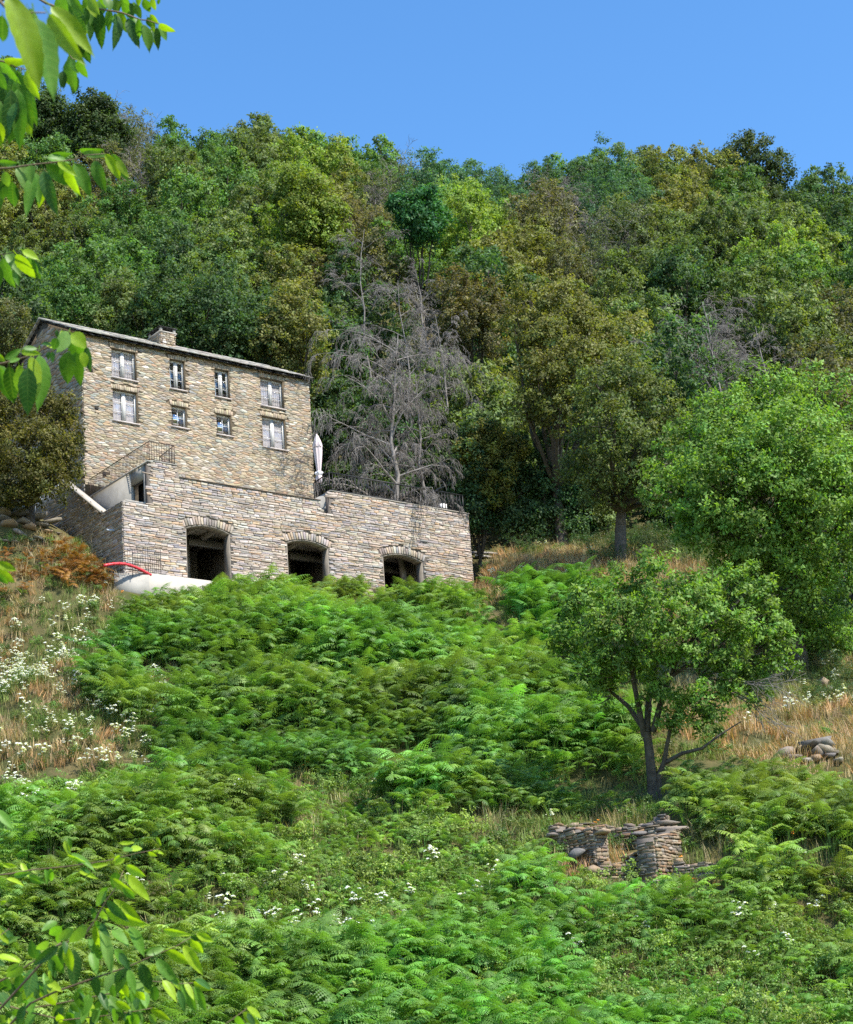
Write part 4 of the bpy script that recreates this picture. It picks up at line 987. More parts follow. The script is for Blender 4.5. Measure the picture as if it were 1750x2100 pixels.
# dark round oak on the skyline, emerald tree, yellow tree
P = hero(1560, 470, 220, 6.5)
hero_tree('round_oak', 'big dark rounded oak breaking the right skyline', P, [(1540,328,52,2),(1500,338,38,1),(1585,355,44,1),(1560,420,52,-2),(1500,410,48,-2),(1590,430,34,-1),(1530,460,40,-3),(1470,390,34,-1),(1570,470,36,-2)],
    'DG', 700, 36, .75, .34, 601, .4, col=(.05, .085, .036), tipa=.2)
P = hero(860, 560, 168, 4)
hero_tree('emerald_tree', 'emerald green tree on bare dark stems in the middle of the wood', P, [(870,410,26,0),(830,425,24,0),(850,450,30,-1),(895,440,26,0),(875,475,30,-1),(815,420,18,0),(845,480,18,0)], 'XG', 300, 34, .6, .3, 605, .16, col=(.048, .155, .05), trunk_top=3.5, jag=.4)
P = hero(640, 540, 170, 4)
hero_tree('yellow_tree', 'tall yellow green tree standing out on the slope above the roof', P, [(600,370,34,1),(640,390,36,0),(620,430,40,-1),(670,440,38,0),(650,490,44,-1),(600,480,36,-1),(690,490,34,0),(580,420,30,1)], 'YG', 460, 34, .6, .3, 609, .28)
# the dead trees
for (u, d, vtop, sp, r, n, dr, sd, lab) in [(800,124.5,640,4.8,.25,23,.7,701,'large dead tree with hanging silver grey branches behind the terrace'),
        (930,125,920,2.0,.12,10,.8,703,'low dead thicket of arching grey twigs at the terrace railing end'),(865,126,720,3.8,.2,20,.7,704,'weeping dead tree right of the large dead tree'),
        (800,138,545,3.2,.15,15,.5,706,'pale dead tree rising above the large dead tree'),(885,138,600,3.2,.15,13,.65,707,'dead tree with drooping pale tufts left of the russet oak'),(850,150,510,3.0,.15,14,.45,708,'slim dead tree below the emerald green tree'),
        (745,152,440,3.0,.13,15,.3,709,'grey dead tree right of the yellow green tree'),
        (1470,140,640,4.2,.2,15,.35,705,'leafless purplish grey tree above the big bright tree'),(1430,146,590,3.6,.16,11,.35,711,'leafless grey tree left of the purplish one'),(1540,145,650,3.4,.16,11,.35,712,'leafless grey tree right of the purplish one')]:
    P = at(u, vtop, d); h = P[2]; P[2] = g1(P[0], P[1]); h = (h-P[2])/.93; HERO_XY.append((P[0], P[1], 2.6))
    place_tree('dead_tree', None, bare_mesh('trunk', h, sp, r, sd, n, dr, 3, 7 if dr > .55 else 6), 'GR', P, 1.0, sd*.7, lab, 'tree')
for (u, v, w, h, kind, lab) in [(975,1030,44,120,'DG','beside the terrace railing end'),(1050,1050,46,110,'DG','left of the bronze oak trunk'),(1120,1050,44,120,'DG','under the bronze oak'),(1190,1060,46,110,'DG','right of the bronze oak trunk'),
        (1240,1040,40,110,'OL','left of the forked trunk'),(1370,1060,46,110,'DG','right of the forked trunk'),(1440,1090,44,90,'OL','at the foot of the big bright tree'),(690,960,40,130,'DG','behind the parasol'),(760,970,44,130,'DG','left of the large dead trunk'),(830,980,44,120,'DG','right of the large dead trunk'),(900,1000,44,120,'OL','behind the low dead thicket')]:
    P = hero(u, v, 124 if u > 960 else 134, 2.2); v = min(v+40, float(proj(P)[1]))
    hero_tree('understory_tree', 'shaded '+LEAFN[kind]+' '+lab, P, [(u,v-h*.15,w*.8,0),(u-w*.6,v-h*.35,w*.7,1),(u+w*.6,v-h*.4,w*.75,1),(u,v-h*.7,w*.9,1),(u-w*.3,v-h*1.1,w*.8,1),(u+w*.4,v-h*1.0,w*.7,2),(u+w*.1,v-h*1.5,w*.75,2)], kind, 300, 32, .5, .22, 800+u, .16)
N_TREES = grove()

# ------------------------------------------------------------------ ground cover: plants that are scattered
def fern_frond(rng, h, L, droop, n_pin=10, teeth=5):
    """one bracken frond: stem rising to h, blade of length L arching over along +x"""
    V, F = [], []
    t = np.linspace(0, 1, 14); ang = .80-droop*t
    bx = np.r_[0, np.cumsum(np.cos(ang[:-1])*L/13)]; bz = h+np.r_[0, np.cumsum(np.sin(ang[:-1])*L/13)]
    x0 = h*.22; bx = bx+x0
    by = .05*L*np.sin(t*3+rng.uniform(0, 6))
    def quad(a, b, c, d): V.extend([a, b, c, d]); F.append([len(V)-4, len(V)-3, len(V)-2, len(V)-1])
    def tri(a, b, c): V.extend([a, b, c]); F.append([len(V)-3, len(V)-2, len(V)-1])
    pts = [np.array((0, 0, -.15)), np.array((x0*.4, 0, h*.5)), np.array((bx[0], by[0], bz[0]))]+[np.array((bx[i], by[i], bz[i])) for i in (4, 8, 13)]
    for a, b, w in zip(pts[:-1], pts[1:], (.012, .011, .009, .006, .004)): quad(a+(0, -w, 0), a+(0, w, 0), b+(0, w, 0), b+(0, -w, 0))
    for k in range(n_pin):
        f = .02+.93*(k/(n_pin-1))**.92; i = f*13; j = min(int(i), 12); fr = i-j
        p = np.array((bx[j]+(bx[j+1]-bx[j])*fr, by[j]+(by[j+1]-by[j])*fr, bz[j]+(bz[j+1]-bz[j])*fr)); a = ang[j]
        pl = L*.46*(1-f)**.72*(.72 if k == 0 else 1)*rng.uniform(.88, 1.1)+.03
        for s in (-1, 1):
            sw = .35+.35*f+rng.uniform(-.2, .2); dirv = np.array((math.sin(sw)*math.cos(a), s*math.cos(sw), math.sin(sw)*math.sin(a)-.10)); dirv /= np.linalg.norm(dirv)
            fwdv = np.array((math.cos(a), 0, math.sin(a))); wv = fwdv-dirv*(fwdv @ dirv); wv /= np.linalg.norm(wv); c0 = p
            for m in range(teeth):
                u = m/teeth; c1 = p+dirv*pl*(m+1)/teeth+np.array((0, 0, -pl*.35*((m+1)/teeth)**2)); w = pl*.185*(1-u)**.7*rng.uniform(.7, 1.2)+.007
                mid = (c0+c1)*.5+dirv*pl*.05
                tri(c0, c1, mid+wv*w); tri(c1, c0, mid-wv*w); c0 = c1
    return V, F
def plant_mesh(name, parts, rng):
    V, F, C = [], [], []
    for v, f in parts:
        o = len(V); V.extend(v); F.extend([[i+o for i in q] for q in f]); b = rng.uniform(.15, .85); C.extend([(np.clip(b+rng.normal(0, .13), 0, 1), .5, .5, 1) for _ in f])
    return mesh_np(name, np.array(V), F, attrs={'leaf': ('FACE', 'FLOAT_COLOR', np.array(C))})
def rotz(v, a, tilt=0):
    c, s = math.cos(a), math.sin(a); v = np.array(v); x, z = v[:, 0]*math.cos(tilt)+v[:, 2]*math.sin(tilt), -v[:, 0]*math.sin(tilt)+v[:, 2]*math.cos(tilt)
    return [np.array(q) for q in np.c_[x*c-v[:, 1]*s, x*s+v[:, 1]*c, z]]
def proto_collection(name, meshes, mats):
    c = bpy.data.collections.new(name)
    for me in meshes:
        for m in mats: me.materials.append(m)
        c.objects.link(bpy.data.objects.new(name, me))
    return c
rng = np.random.default_rng(4)
ferns = []
for k in range(7):
    ps = []; n = int(rng.integers(7, 10))
    for j in range(n):
        v, f = fern_frond(rng, rng.uniform(.25, .95), rng.uniform(.40, .66), rng.uniform(.7, 1.9)); ps.append((rotz(v, 2*math.pi*j/n+rng.uniform(-.5, .5), rng.uniform(-.15, .4)), f))
    ferns.append(plant_mesh('bracken_plant', ps, rng))
C_FERN = proto_collection('bracken_plants', ferns, [M['fern']])
def blades(n, h, w, spread, lean):
    ps = []
    for j in range(n):
        a = rng.uniform(0, 6.28); hh = h*rng.uniform(.5, 1.2); l = lean*rng.uniform(.2, 1.2)*hh; b = np.array((rng.normal(0, spread), rng.normal(0, spread), -.05))
        d = np.array((math.cos(a), math.sin(a), 0)); s = np.array((-d[1], d[0], 0))*w
        m = b+d*l*.35+(0, 0, hh*.6); t = b+d*l+(0, 0, hh*rng.uniform(.75, 1))
        ps.append(([b-s, b+s, m+s*.7, m-s*.7, t], [[0, 1, 2, 3], [3, 2, 4]]))
    return ps
C_GRASS = proto_collection('grass_tufts', [plant_mesh('grass_tuft', blades(34, .5, .009, .13, .45), rng) for k in range(4)], [M['grass']])
C_TALL = proto_collection('seed_grass', [plant_mesh('seed_grass_tuft', blades(16, .95, .006, .16, .35), rng) for k in range(3)], [M['grass']])
def herb(n_stem, n_leaf, h, r, leaf):
    V = []; lobes = [(rng.normal(0, r*.5), rng.normal(0, r*.5), h*rng.uniform(.35, .8), r*.6, r*.6, h*.35) for _ in range(n_stem)]
    return crown_mesh('herb', lobes, n_leaf//14, 14, .11, leaf, int(rng.integers(1e6)), hollow=.4, minz=0, jag=.3)
C_HERB = proto_collection('bramble_mounds', [herb(6, 560, .75, .55, .085) for k in range(5)], [M['fern']])
C_SHRUB = proto_collection('broom_shrubs', [herb(8, 900, 1.0, .6, .055) for k in range(3)], [M['fern']])
def umbel(n, h):
    V, F, mi = [], [], []
    for j in range(n):
        a = rng.uniform(0, 6.28); r = rng.uniform(0, .22); hh = h*rng.uniform(.65, 1.15); b = np.array((0, 0, -.05)); t = np.array((r*math.cos(a), r*math.sin(a), hh)); s = np.array((.005, .003, 0))
        o = len(V); V += [b-s, b+s, t+s, t-s]; F.append([o, o+1, o+2, o+3]); mi.append(0)
        R = rng.uniform(.035, .075); tl = rng.normal(0, .18, 2)
        for q in range(9):
            th = q*2.4; rr = R*math.sqrt((q+.4)/9); c = t+np.array((rr*math.cos(th), rr*math.sin(th), .02-rr*.25+tl[0]*rr*math.cos(th)+tl[1]*rr*math.sin(th))); e = R*.42; f = rng.uniform(0, 1.5); c = c+np.array((0, 0, -rr*.25))
            o = len(V); nn_ = unit(np.array([[math.cos(th)*.9*rr/R, math.sin(th)*.9*rr/R, .8]])+rng.normal(0, .25, (1, 3)))[0]; ax = unit(np.cross(nn_, [[.3, .5, .1]]))[0]; ay = np.cross(nn_, ax); V += [c+e*(math.cos(f+g)*ax+math.sin(f+g)*ay) for g in (0, 1.57, 3.14, 4.71)]; F.append([o, o+1, o+2, o+3]); mi.append(1)
        for q in range(5):
            z = rng.uniform(.1, .7); p = b+(t-b)*z; th = rng.uniform(0, 6.28); d = np.array((math.cos(th), math.sin(th), .3))*.13; s2 = np.array((-math.sin(th), math.cos(th), 0))*.02
            o = len(V); V += [p, p+d*.5+s2, p+d, p+d*.5-s2]; F.append([o, o+1, o+2, o+3]); mi.append(0)
    me = mesh_np('umbel', np.array(V), F, attrs={'leaf': ('FACE', 'FLOAT_COLOR', np.full((len(F), 4), .5))})
    me.polygons.foreach_set('material_index', np.array(mi, np.int32)); return me
M['white_petal'] = leaf_shader('white_petal', (.80, .80, .80), .35, .8, .1, (.8, .8, .8)); M['orange_petal'] = plain('orange_petal', (.75, .28, .04), None, 1, .8, .1, 0)
C_UMBEL = proto_collection('white_umbels', [umbel(int(rng.integers(6, 11)), .66) for k in range(4)], [M['grass'], M['white_petal']])
C_ORANGE = proto_collection('orange_flowers', [umbel(3, .5) for k in range(2)], [M['grass'], M['orange_petal']])

def scatter(name, label, coll, P, rot, scl, tint):
    """ground cover nobody could count: points carrying instances, one object"""
    n = len(P); c0 = P.mean(0) if n else np.zeros(3)
    me = bpy.data.meshes.new(name); me.vertices.add(n); me.vertices.foreach_set('co', (P-c0).astype(np.float32).ravel())
    for an, ty, arr in (('rot', 'FLOAT_VECTOR', rot), ('scl', 'FLOAT', scl), ('tint', 'FLOAT_COLOR', np.c_[tint, np.ones(n)]), ('pick', 'INT', np.random.default_rng(n).integers(0, 99, n))):
        a = me.attributes.new(an, ty, 'POINT'); a.data.foreach_set({'FLOAT_VECTOR': 'vector', 'FLOAT': 'value', 'FLOAT_COLOR': 'color', 'INT': 'value'}[ty], np.ascontiguousarray(arr, dtype=np.int32 if ty == 'INT' else np.float32).ravel())
    o = bpy.data.objects.new(name, me); COL.objects.link(o); o.location = tuple(c0)
    ng = bpy.data.node_groups.new(name, 'GeometryNodeTree')
    ng.interface.new_socket('Geometry', in_out='INPUT', socket_type='NodeSocketGeometry'); ng.interface.new_socket('Geometry', in_out='OUTPUT', socket_type='NodeSocketGeometry')
    N, L = ng.nodes, ng.links; gi, go = N.new('NodeGroupInput'), N.new('NodeGroupOutput')
    ci = N.new('GeometryNodeCollectionInfo'); ci.inputs[0].default_value = coll; ci.inputs['Separate Children'].default_value = True; ci.inputs['Reset Children'].default_value = True
    ip = N.new('GeometryNodeInstanceOnPoints'); ip.inputs['Pick Instance'].default_value = True
    def na(nm, ty):
        a = N.new('GeometryNodeInputNamedAttribute'); a.data_type = ty; a.inputs['Name'].default_value = nm; return next(q for q in a.outputs if q.name == 'Attribute' and q.enabled)
    L.new(gi.outputs[0], ip.inputs['Points']); L.new(ci.outputs[0], ip.inputs['Instance'])
    L.new(na('rot', 'FLOAT_VECTOR'), ip.inputs['Rotation']); L.new(na('scl', 'FLOAT'), ip.inputs['Scale']); L.new(na('pick', 'INT'), ip.inputs['Instance Index']); L.new(ip.outputs[0], go.inputs[0])
    md = o.modifiers.new('plants', 'NODES'); md.node_group = ng
    return tag(o, label, kind='stuff')
def inpoly(u, v, poly):
    res = np.zeros(u.shape, bool); n = len(poly)
    for i in range(n):
        (x0, y0), (x1, y1) = poly[i], poly[(i+1) % n]
        c = ((y0 > v) != (y1 > v)) & (u < (x1-x0)*(v-y0)/((y1-y0) if y1 != y0 else 1e-9)+x0); res ^= c
    return res
def sites(step, seed, y0=40, y1=121):
    r = np.random.default_rng(seed); ys = np.arange(y0, y1, step); X, Y = [], []
    for y in ys:
        xs_ = np.arange(-(.25*y+3.5), .25*y+7, step); X.append(xs_); Y.append(np.full(len(xs_), y))
    X, Y = np.concatenate(X), np.concatenate(Y); X = X+r.uniform(-.5, .5, len(X))*step; Y = Y+r.uniform(-.5, .5, len(Y))*step
    e = np.c_[X-A0[0], Y-A0[1]]; a, s = e @ DX[:2], e @ DY[:2]
    ok = ~((a > -.35) & (a < 24.9) & (s > -.25) & (s < 18)) & ~((a > -1.2) & (a < 12.3) & (s > -1.5) & (s < .2))
    X, Y = X[ok], Y[ok]; Z = gz(X, Y); P = np.c_[X, Y, Z]; u, v, _ = proj(P)
    w = vnoise(X, Y, 2.2, 21)-.5, vnoise(X, Y, 2.2, 22)-.5
    return P, u+w[0]*46, v+w[1]*46, r
ZB_MAIN = [(235,1240),(330,1195),(520,1180),(620,1165),(720,1190),(960,1225),(1060,1290),(1100,1370),(1190,1440),(1330,1530),(1330,1640),(1180,1660),(1000,1650),(900,1650),(740,1625),(600,1575),(350,1605),(325,1510),(385,1440),(390,1360),(250,1345)]
ZB_RIGHT = [(1060,1195),(1200,1185),(1240,1300),(1260,1400),(1180,1420),(1090,1370)]
ZB_LOWR = [(1350,1560),(1480,1550),(1900,1650),(1900,1740),(1360,1700),(1340,1640)]
ZB_CLUMP = [(165,1365),(200,1325),(250,1350),(300,1400),(305,1450),(260,1465),(200,1430)]
ZB_RUST = [(-60,1140),(60,1115),(140,1115),(245,1165),(245,1205),(160,1195),(60,1210),(-60,1220)]
ZB_LOW = [(-200,1700),(150,1610),(420,1590),(700,1625),(900,1660),(1000,1720),(1120,1730),(1150,1800),(1420,1800),(1500,1750),(1950,1790),(1950,2350),(-200,2350)]
Z_RUIN = [(1115,1690),(1200,1670),(1420,1670),(1500,1740),(1495,1815),(1360,1830),(1180,1815)]
Z_DRYL = [(-100,1440),(150,1400),(170,1450),(110,1560),(-100,1640)]
Z_DRYL2 = [(60,1290),(190,1290),(170,1400),(50,1380)]
Z_DRYR = [(1470,1450),(1950,1430),(1950,1640),(1700,1600),(1520,1540)]
Z_BENCH = [(960,1125),(1250,1140),(1450,1165),(1450,1215),(1240,1210),(1030,1230),(960,1245)]
Z_RIGHTE = [(1650,1250),(1950,1230),(1950,1430),(1660,1440)]
def tints(r, n, c, var=.18, alt=None, p=.2):
    k = 1+r.normal(0, var, (n, 1)); t = np.array(c)*np.clip(k, .55, 1.6)*(1+r.normal(0, .06, (n, 3)))
    if alt is not None: m = r.random(n) < p; t[m] = np.array(alt)*np.clip(k[m], .6, 1.5)
    return np.clip(t, .005, .9)
def rots(r, n, tilt=.16):
    return np.c_[r.normal(0, tilt, n), r.normal(0, tilt, n)-.0, r.uniform(0, 6.283, n)]
FERN_C = (.165, .285, .068)
# bracken
P, u, v, r = sites(.47, 71); v = v-26
nz = vnoise(P[:, 0], P[:, 1], 3.2, 31); nz2 = vnoise(P[:, 0], P[:, 1], 1.3, 32); ru = inpoly(u, v, Z_RUIN); mnd = mound(P[:, 0], P[:, 1]); foot = (np.abs(u-1345) < 52) & (v > 1585) & (v < 1715)
bsel = {}
for nm, poly, dens, lab in (('main', ZB_MAIN, .98, 'broad bank of bright green bracken below the garage arches'), ('right', ZB_RIGHT, .95, 'shaded bracken patch left of the fruit tree crown'),
        ('lowr', ZB_LOWR, .8, 'bracken strip on the slope right of the fruit tree trunk'), ('clump', ZB_CLUMP, 1.0, 'lone dark green bracken clump among the white flowers on the left'), ('low', ZB_LOW, .82, 'mixed bracken belt across the bottom of the slope'),
        ('rust', ZB_RUST, .8, 'rusty orange withered bracken beside the shaded stone wall')):
    m = inpoly(u, v, poly) & ~ru & ~foot & (r.random(len(u)) < dens)
    if nm == 'main': e = P[:, :2]-A0[:2]; m &= ~((e @ DX[:2] < 10) & (e @ DY[:2] > -3.3))
    if nm == 'low': m &= (nz2 > .15)
    elif nm in ('main', 'lowr'): m &= (mnd > .36) | (r.random(len(u)) < .1)
    k = np.where(m)[0]; n = len(k); hgt = (.62+.85*smoothstep(.33, .62, mnd[k])+.3*r.random(n))*(1.05 if nm in ('main', 'clump', 'right') else .9)
    if nm == 'main': e = P[k, :2]-A0[:2]; hgt *= 1-.3*smoothstep(-10, -5, e @ DY[:2])
    if nm in ('lowr', 'low'): hgt *= .9; 
    if nm == 'rust': tt = tints(r, n, (.26, .115, .035), .2, (.09, .14, .03), .22); hgt *= .75
    else: tt = tints(r, n, FERN_C, .20, (.185, .29, .062), .2)*(.72+.62*vnoise(P[k, 0], P[k, 1], 4.5, 35))[:, None]*(1+np.clip(vnoise(P[k, 0], P[k, 1], 7, 36)-.5, -.4, .5)[:, None]*np.array([.7, .1, .3]))
    if nm == 'low': tt = np.clip(tt*np.array([1.16, 1.1, 1.0]), 0, .9)
    bsel[nm] = scatter('bracken', lab, C_FERN, P[k], rots(r, n), hgt, tt)
# grass, herbs, flowers
P, u, v, r = sites(.40, 72)
bm = np.zeros(len(u), bool)
for poly in (ZB_MAIN, ZB_RIGHT, ZB_LOWR, ZB_CLUMP): bm |= inpoly(u, v, poly)
low = inpoly(u, v, ZB_LOW); dry = inpoly(u, v, Z_DRYL) | inpoly(u, v, Z_DRYL2) | inpoly(u, v, Z_DRYR) | inpoly(u, v, Z_BENCH)
nz = vnoise(P[:, 0], P[:, 1], 2.6, 41); nzb = vnoise(P[:, 0], P[:, 1], 5.0, 43); vis = (v > 1080)
gd = vnoise(P[:, 0], P[:, 1], 1.6, 47) < .6
dry = dry & ~(gd & (u < 420))
m = (dry | (~bm & ~low & (nz > .70) & vis)) & (r.random(len(u)) < .9); k = np.where(m)[0]
scatter('dry_grass', 'straw coloured dry grass on the banks and the bench', C_GRASS, P[k], rots(r, len(k), .25), r.uniform(.8, 1.5, len(k)), tints(r, len(k), (.45, .34, .185), .2, (.46, .265, .12), .35))
mn_ = mound(P[:, 0], P[:, 1])
m = vis & ((~bm & ~low & (nz <= .66) & ~dry & (r.random(len(u)) < .85)) | ((bm | low) & (mn_ < .40) & (r.random(len(u)) < .75)) | (low & (r.random(len(u)) < .15))); k = np.where(m)[0]
scatter('green_grass', 'green grass covering the open slope between the bracken', C_GRASS, P[k], rots(r, len(k), .25), r.uniform(.7, 1.3, len(k)), tints(r, len(k), (.19, .25, .065), .2, (.32, .27, .11), .25))
m = ~bm & vis & (nzb > .42) & (r.random(len(u)) < np.where(low, .10, .16)); k = np.where(m)[0]
scatter('seed_grass', 'tall seeding grass stalks scattered over the slope', C_TALL, P[k], rots(r, len(k), .15), r.uniform(.8, 1.2, len(k)), tints(r, len(k), (.40, .34, .18), .2))
m = low & ~inpoly(u, v, Z_RUIN)
kd = np.where(m & ((nz > .72) & (r.random(len(u)) < .6)))[0]
scatter('dry_grass', 'dry straw patches between the bracken at the bottom', C_GRASS, P[kd], rots(r, len(kd), .25), r.uniform(.8, 1.5, len(kd)), tints(r, len(kd), (.36, .31, .16), .2, (.24, .26, .09), .4))
m &= ((nz < .5) & (r.random(len(u)) < .42) | (r.random(len(u)) < .1)); k = np.where(m)[0]
scatter('bramble', 'leafy bramble tangle between the bracken at the bottom', C_HERB, P[k], rots(r, len(k), .1), r.uniform(.6, 1.15, len(k)), tints(r, len(k), (.185, .29, .066), .2, (.24, .32, .07), .3))
m = ~bm & ~low & vis & (r.random(len(u)) < np.where(dry, .03, .16)); k = np.where(m)[0]
scatter('low_herbs', 'low green herbs growing through the slope grass', C_HERB, P[k], rots(r, len(k), .1), r.uniform(.45, .9, len(k)), tints(r, len(k), (.12, .2, .05), .22, (.15, .17, .06), .3))
Z_UNDER = [(965,1000),(1270,1020),(1480,1060),(1500,1200),(1260,1150),(970,1135)]
m = (inpoly(u, v, Z_UNDER) | inpoly(u, v, Z_RIGHTE)) & (r.random(len(u)) < .16); k = np.where(m)[0]
scatter('broom_scrub', 'grey green scrub in the shade at the edge of the wood', C_SHRUB, P[k], rots(r, len(k), .1), r.uniform(.7, 1.3, len(k)), tints(r, len(k), (.075, .125, .045), .22, (.15, .15, .06), .25))
FL = [(30,1400,45,30,.8),(130,1440,60,40,.35),(230,1460,60,35,.6),(190,1530,85,35,.9),(260,1560,75,32,.9),(120,1330,70,30,.3),(300,1430,60,60,.22),(30,1640,50,40,.5),(40,1560,40,30,.4),(480,1700,55,38,.5),(520,1900,90,50,.45),(790,1900,60,45,.3),(680,1960,120,40,.2),(300,1880,90,50,.2),(1250,1920,150,40,.08),(1650,1960,80,40,.12),(420,1830,60,30,.2),
      (1480,1900,85,35,.32),(1600,1880,70,40,.15),(260,1290,60,40,.3),(180,1290,60,25,.3),(370,1320,40,30,.2),(80,1690,60,30,.4),(1000,1900,200,60,.08),(1150,1610,70,40,.25),(700,1640,60,30,.15),(1700,1430,60,40,.3),(330,1720,60,40,.12),(900,1880,120,60,.07),(1090,1180,70,25,.15)]
pr = np.zeros(len(u))
for (x, y, sx, sy, d) in FL: pr = np.maximum(pr, d*np.exp(-(((u-x)/sx/1.35)**2+((v-y)/sy/1.35)**2)))
m = r.random(len(u)) < pr*.46; k = np.where(m)[0]
scatter('white_wildflowers', 'white flat headed wildflowers drifting over the left slope', C_UMBEL, P[k], rots(r, len(k), .1), r.uniform(.85, 1.5, len(k)), tints(r, len(k), (.11, .16, .05), .2))
m = (r.random(len(u)) < .02) & inpoly(u, v, [(1120,1680),(1750,1640),(1750,1840),(1120,1840)]) | (r.random(len(u)) < .0015); k = np.where(m)[0]
scatter('orange_wildflowers', 'small orange flowers dotted round the ruined wall', C_ORANGE, P[k], rots(r, len(k), .1), r.uniform(.8, 1.2, len(k)), tints(r, len(k), (.12, .15, .05), .2))

# ------------------------------------------------------------------ ruined dry stone walls and loose rocks
def boulder(rnd, sx, sy, sz):
    """angular rock: hull of points on a squashed ball"""
    import bmesh
    bm = bmesh.new()
    for _ in range(17):
        v = np.array([rnd.gauss(0, 1) for _ in range(3)]); v = v/np.abs(v).max()**.5/np.linalg.norm(v)**.5*rnd.uniform(.8, 1.05); bm.verts.new((v[0]*sx*.55, v[1]*sy*.55, v[2]*sz*.55))
    bmesh.ops.convex_hull(bm, input=bm.verts); bmesh.ops.delete(bm, geom=[v for v in bm.verts if not v.link_faces], context='VERTS')
    bm.verts.index_update(); V = np.array([v.co[:] for v in bm.verts]); F = [[v.index for v in f.verts] for f in bm.faces]; bm.free(); return V, F
rnd = random.Random(61)
R0 = hit(1340, 1790); R0[2] = g1(R0[0], R0[1])
ru_ = thing('ruined_wall', 'low ruined dry stone hut walls below the fruit tree', 'ruin', tuple(R0))
def rpt(u, v):
    p = hit(u, v); p[2] = g1(p[0], p[1]); return p-R0
PAL_RUIN = [(3, (.25,.195,.135)), (2.5, (.29,.22,.15)), (2, (.18,.15,.12)), (.8, (.34,.29,.23)), (1.4, (.26,.165,.095)), (1, (.13,.12,.11))]
RUIN = []
def ruin_wall(p, q, hfun, seed, thick=.42, slabs=True):
    """rough courses facing the viewer on a core, flat slabs loose on the head"""
    rr = random.Random(seed); p, q = np.array(p, float), np.array(q, float); d = q-p; l = math.hypot(d[0], d[1]); U = np.array([d[0]/l, d[1]/l, 0]); Nn = np.array([U[1], -U[0], 0.])
    if Nn @ (R0+p) > 0: Nn = -Nn
    zb = min(p[2], q[2])-.3; V = np.array([0, 0, 1.]); k = 8; c = MB(); jag = [rr.uniform(-.07, .07) for _ in range(40)]
    top = lambda x: max(p[2], q[2])-zb+hfun(min(max(x/l, 0), 1))+jag[int(x/l*24) % 40]
    for i in range(k):
        x0, x1 = l*i/k, l*(i+1)/k; h = top((x0+x1)/2)-.04; a, b = p*0+[p[0], p[1], zb]+U*x0-Nn*.02, p*0+[p[0], p[1], zb]+U*x1-Nn*.02; c.prism([a, b, b+V*h, a+V*h], -Nn*thick)
    c.build('wall_core', M['joint'], ru_)
    O = np.array([p[0], p[1], zb])
    rev = (np.cross(U, V) @ Nn) < 0
    for side, off in ((Nn, 0.0), (-Nn, thick+.02)):
        for poly in ledge(0, l, 0, 2.6, .045, .12, .12, .42, top, [], seed+int(off*10)):
            pts, F = stone_geo(poly, (O-Nn*off, U, V, side), .007, .06, rr)
            if (np.cross(U, V) @ side) < 0: F = [f[::-1] for f in F]
            RUIN.append((area(poly), pts, F, pick(PAL_RUIN, rr)))
    for side, o0 in ((-U, O), (U, O+U*l)):
        for poly in ledge(0, thick, 0, 2.6, .05, .13, .12, .4, lambda x: top(0.01 if side @ U < 0 else l-.01), [], seed+3):
            pts, F = stone_geo(poly, (o0, -Nn, V, side), .007, .05, rr)
            if (np.cross(-Nn, V) @ side) < 0: F = [f[::-1] for f in F]
            RUIN.append((area(poly), pts, F, pick(PAL_RUIN, rr)))
    x = 0
    while slabs and x < l-.1:
        w = rr.uniform(.22, .6); V_, F = boulder(rr, w*1.15, thick*rr.uniform(.8, 1.3), rr.uniform(.07, .2)); a = math.atan2(U[1], U[0])+rr.uniform(-.5, .5); ca, sa = math.cos(a), math.sin(a)
        W = np.c_[V_[:, 0]*ca-V_[:, 1]*sa, V_[:, 0]*sa+V_[:, 1]*ca, V_[:, 2]+V_[:, 0]*rr.uniform(-.2, .2)]+O+U*(x+w/2)-Nn*thick*.5+V*(top(x+w/2)+.0)
        MB().poly(W, F, pick(PAL_RUIN, rr)).build('cap_stone', M['rock'], ru_); x += w*rr.uniform(.8, 1.5)
ruin_wall(rpt(1130,1745), rpt(1228,1800), lambda t: .72-.42*t+.08*math.sin(17*t), 301, .55)
ruin_wall(rpt(1232,1806), rpt(1335,1808), lambda t: .45+.12*math.sin(11*t), 302, .45)
ruin_wall(rpt(1352,1815), rpt(1400,1762), lambda t: .42+.5*t*t, 303, .6)
ruin_wall(rpt(1385,1806), rpt(1480,1796), lambda t: .5-.2*t+.06*math.sin(13*t), 304, .45)
ruin_wall(rpt(1150,1718), rpt(1375,1735), lambda t: .2+.16*math.sin(6*t+1), 305, .45)
for (u, v, s, h) in [(1150,1712,.7,.62),(1175,1708,.42,.5),(1215,1715,.35,.3),(1315,1705,.62,.5),(1385,1722,1.0,.95),(1375,1718,.8,1.02),(1190,1745,.6,.5),(1215,1772,.5,.4)]:
    V, F = boulder(rnd, s*1.1, s*.8, .16 if s > .6 else .34); a = rnd.uniform(-.4, .4); ca, sa = math.cos(a), math.sin(a); c = rpt(u, v+40); 
    MB().poly(np.c_[V[:, 0]*ca-V[:, 1]*sa, V[:, 0]*sa+V[:, 1]*ca, V[:, 2]]+c+(0, 0, h), F, pick(PAL_ROCK, rnd)).build('cap_stone', M['rock'], ru_)
RUIN.sort(key=lambda q: -q[0]); rest = MB()
for k, (_, pts, F, c) in enumerate(RUIN):
    if k < 300: MB().poly(pts, F, c).build('stone', M['rock'], ru_)
    else: rest.poly(pts, F, c)
tag(rest.build('stone_infill', M['rock'], ru_), kind='stuff')
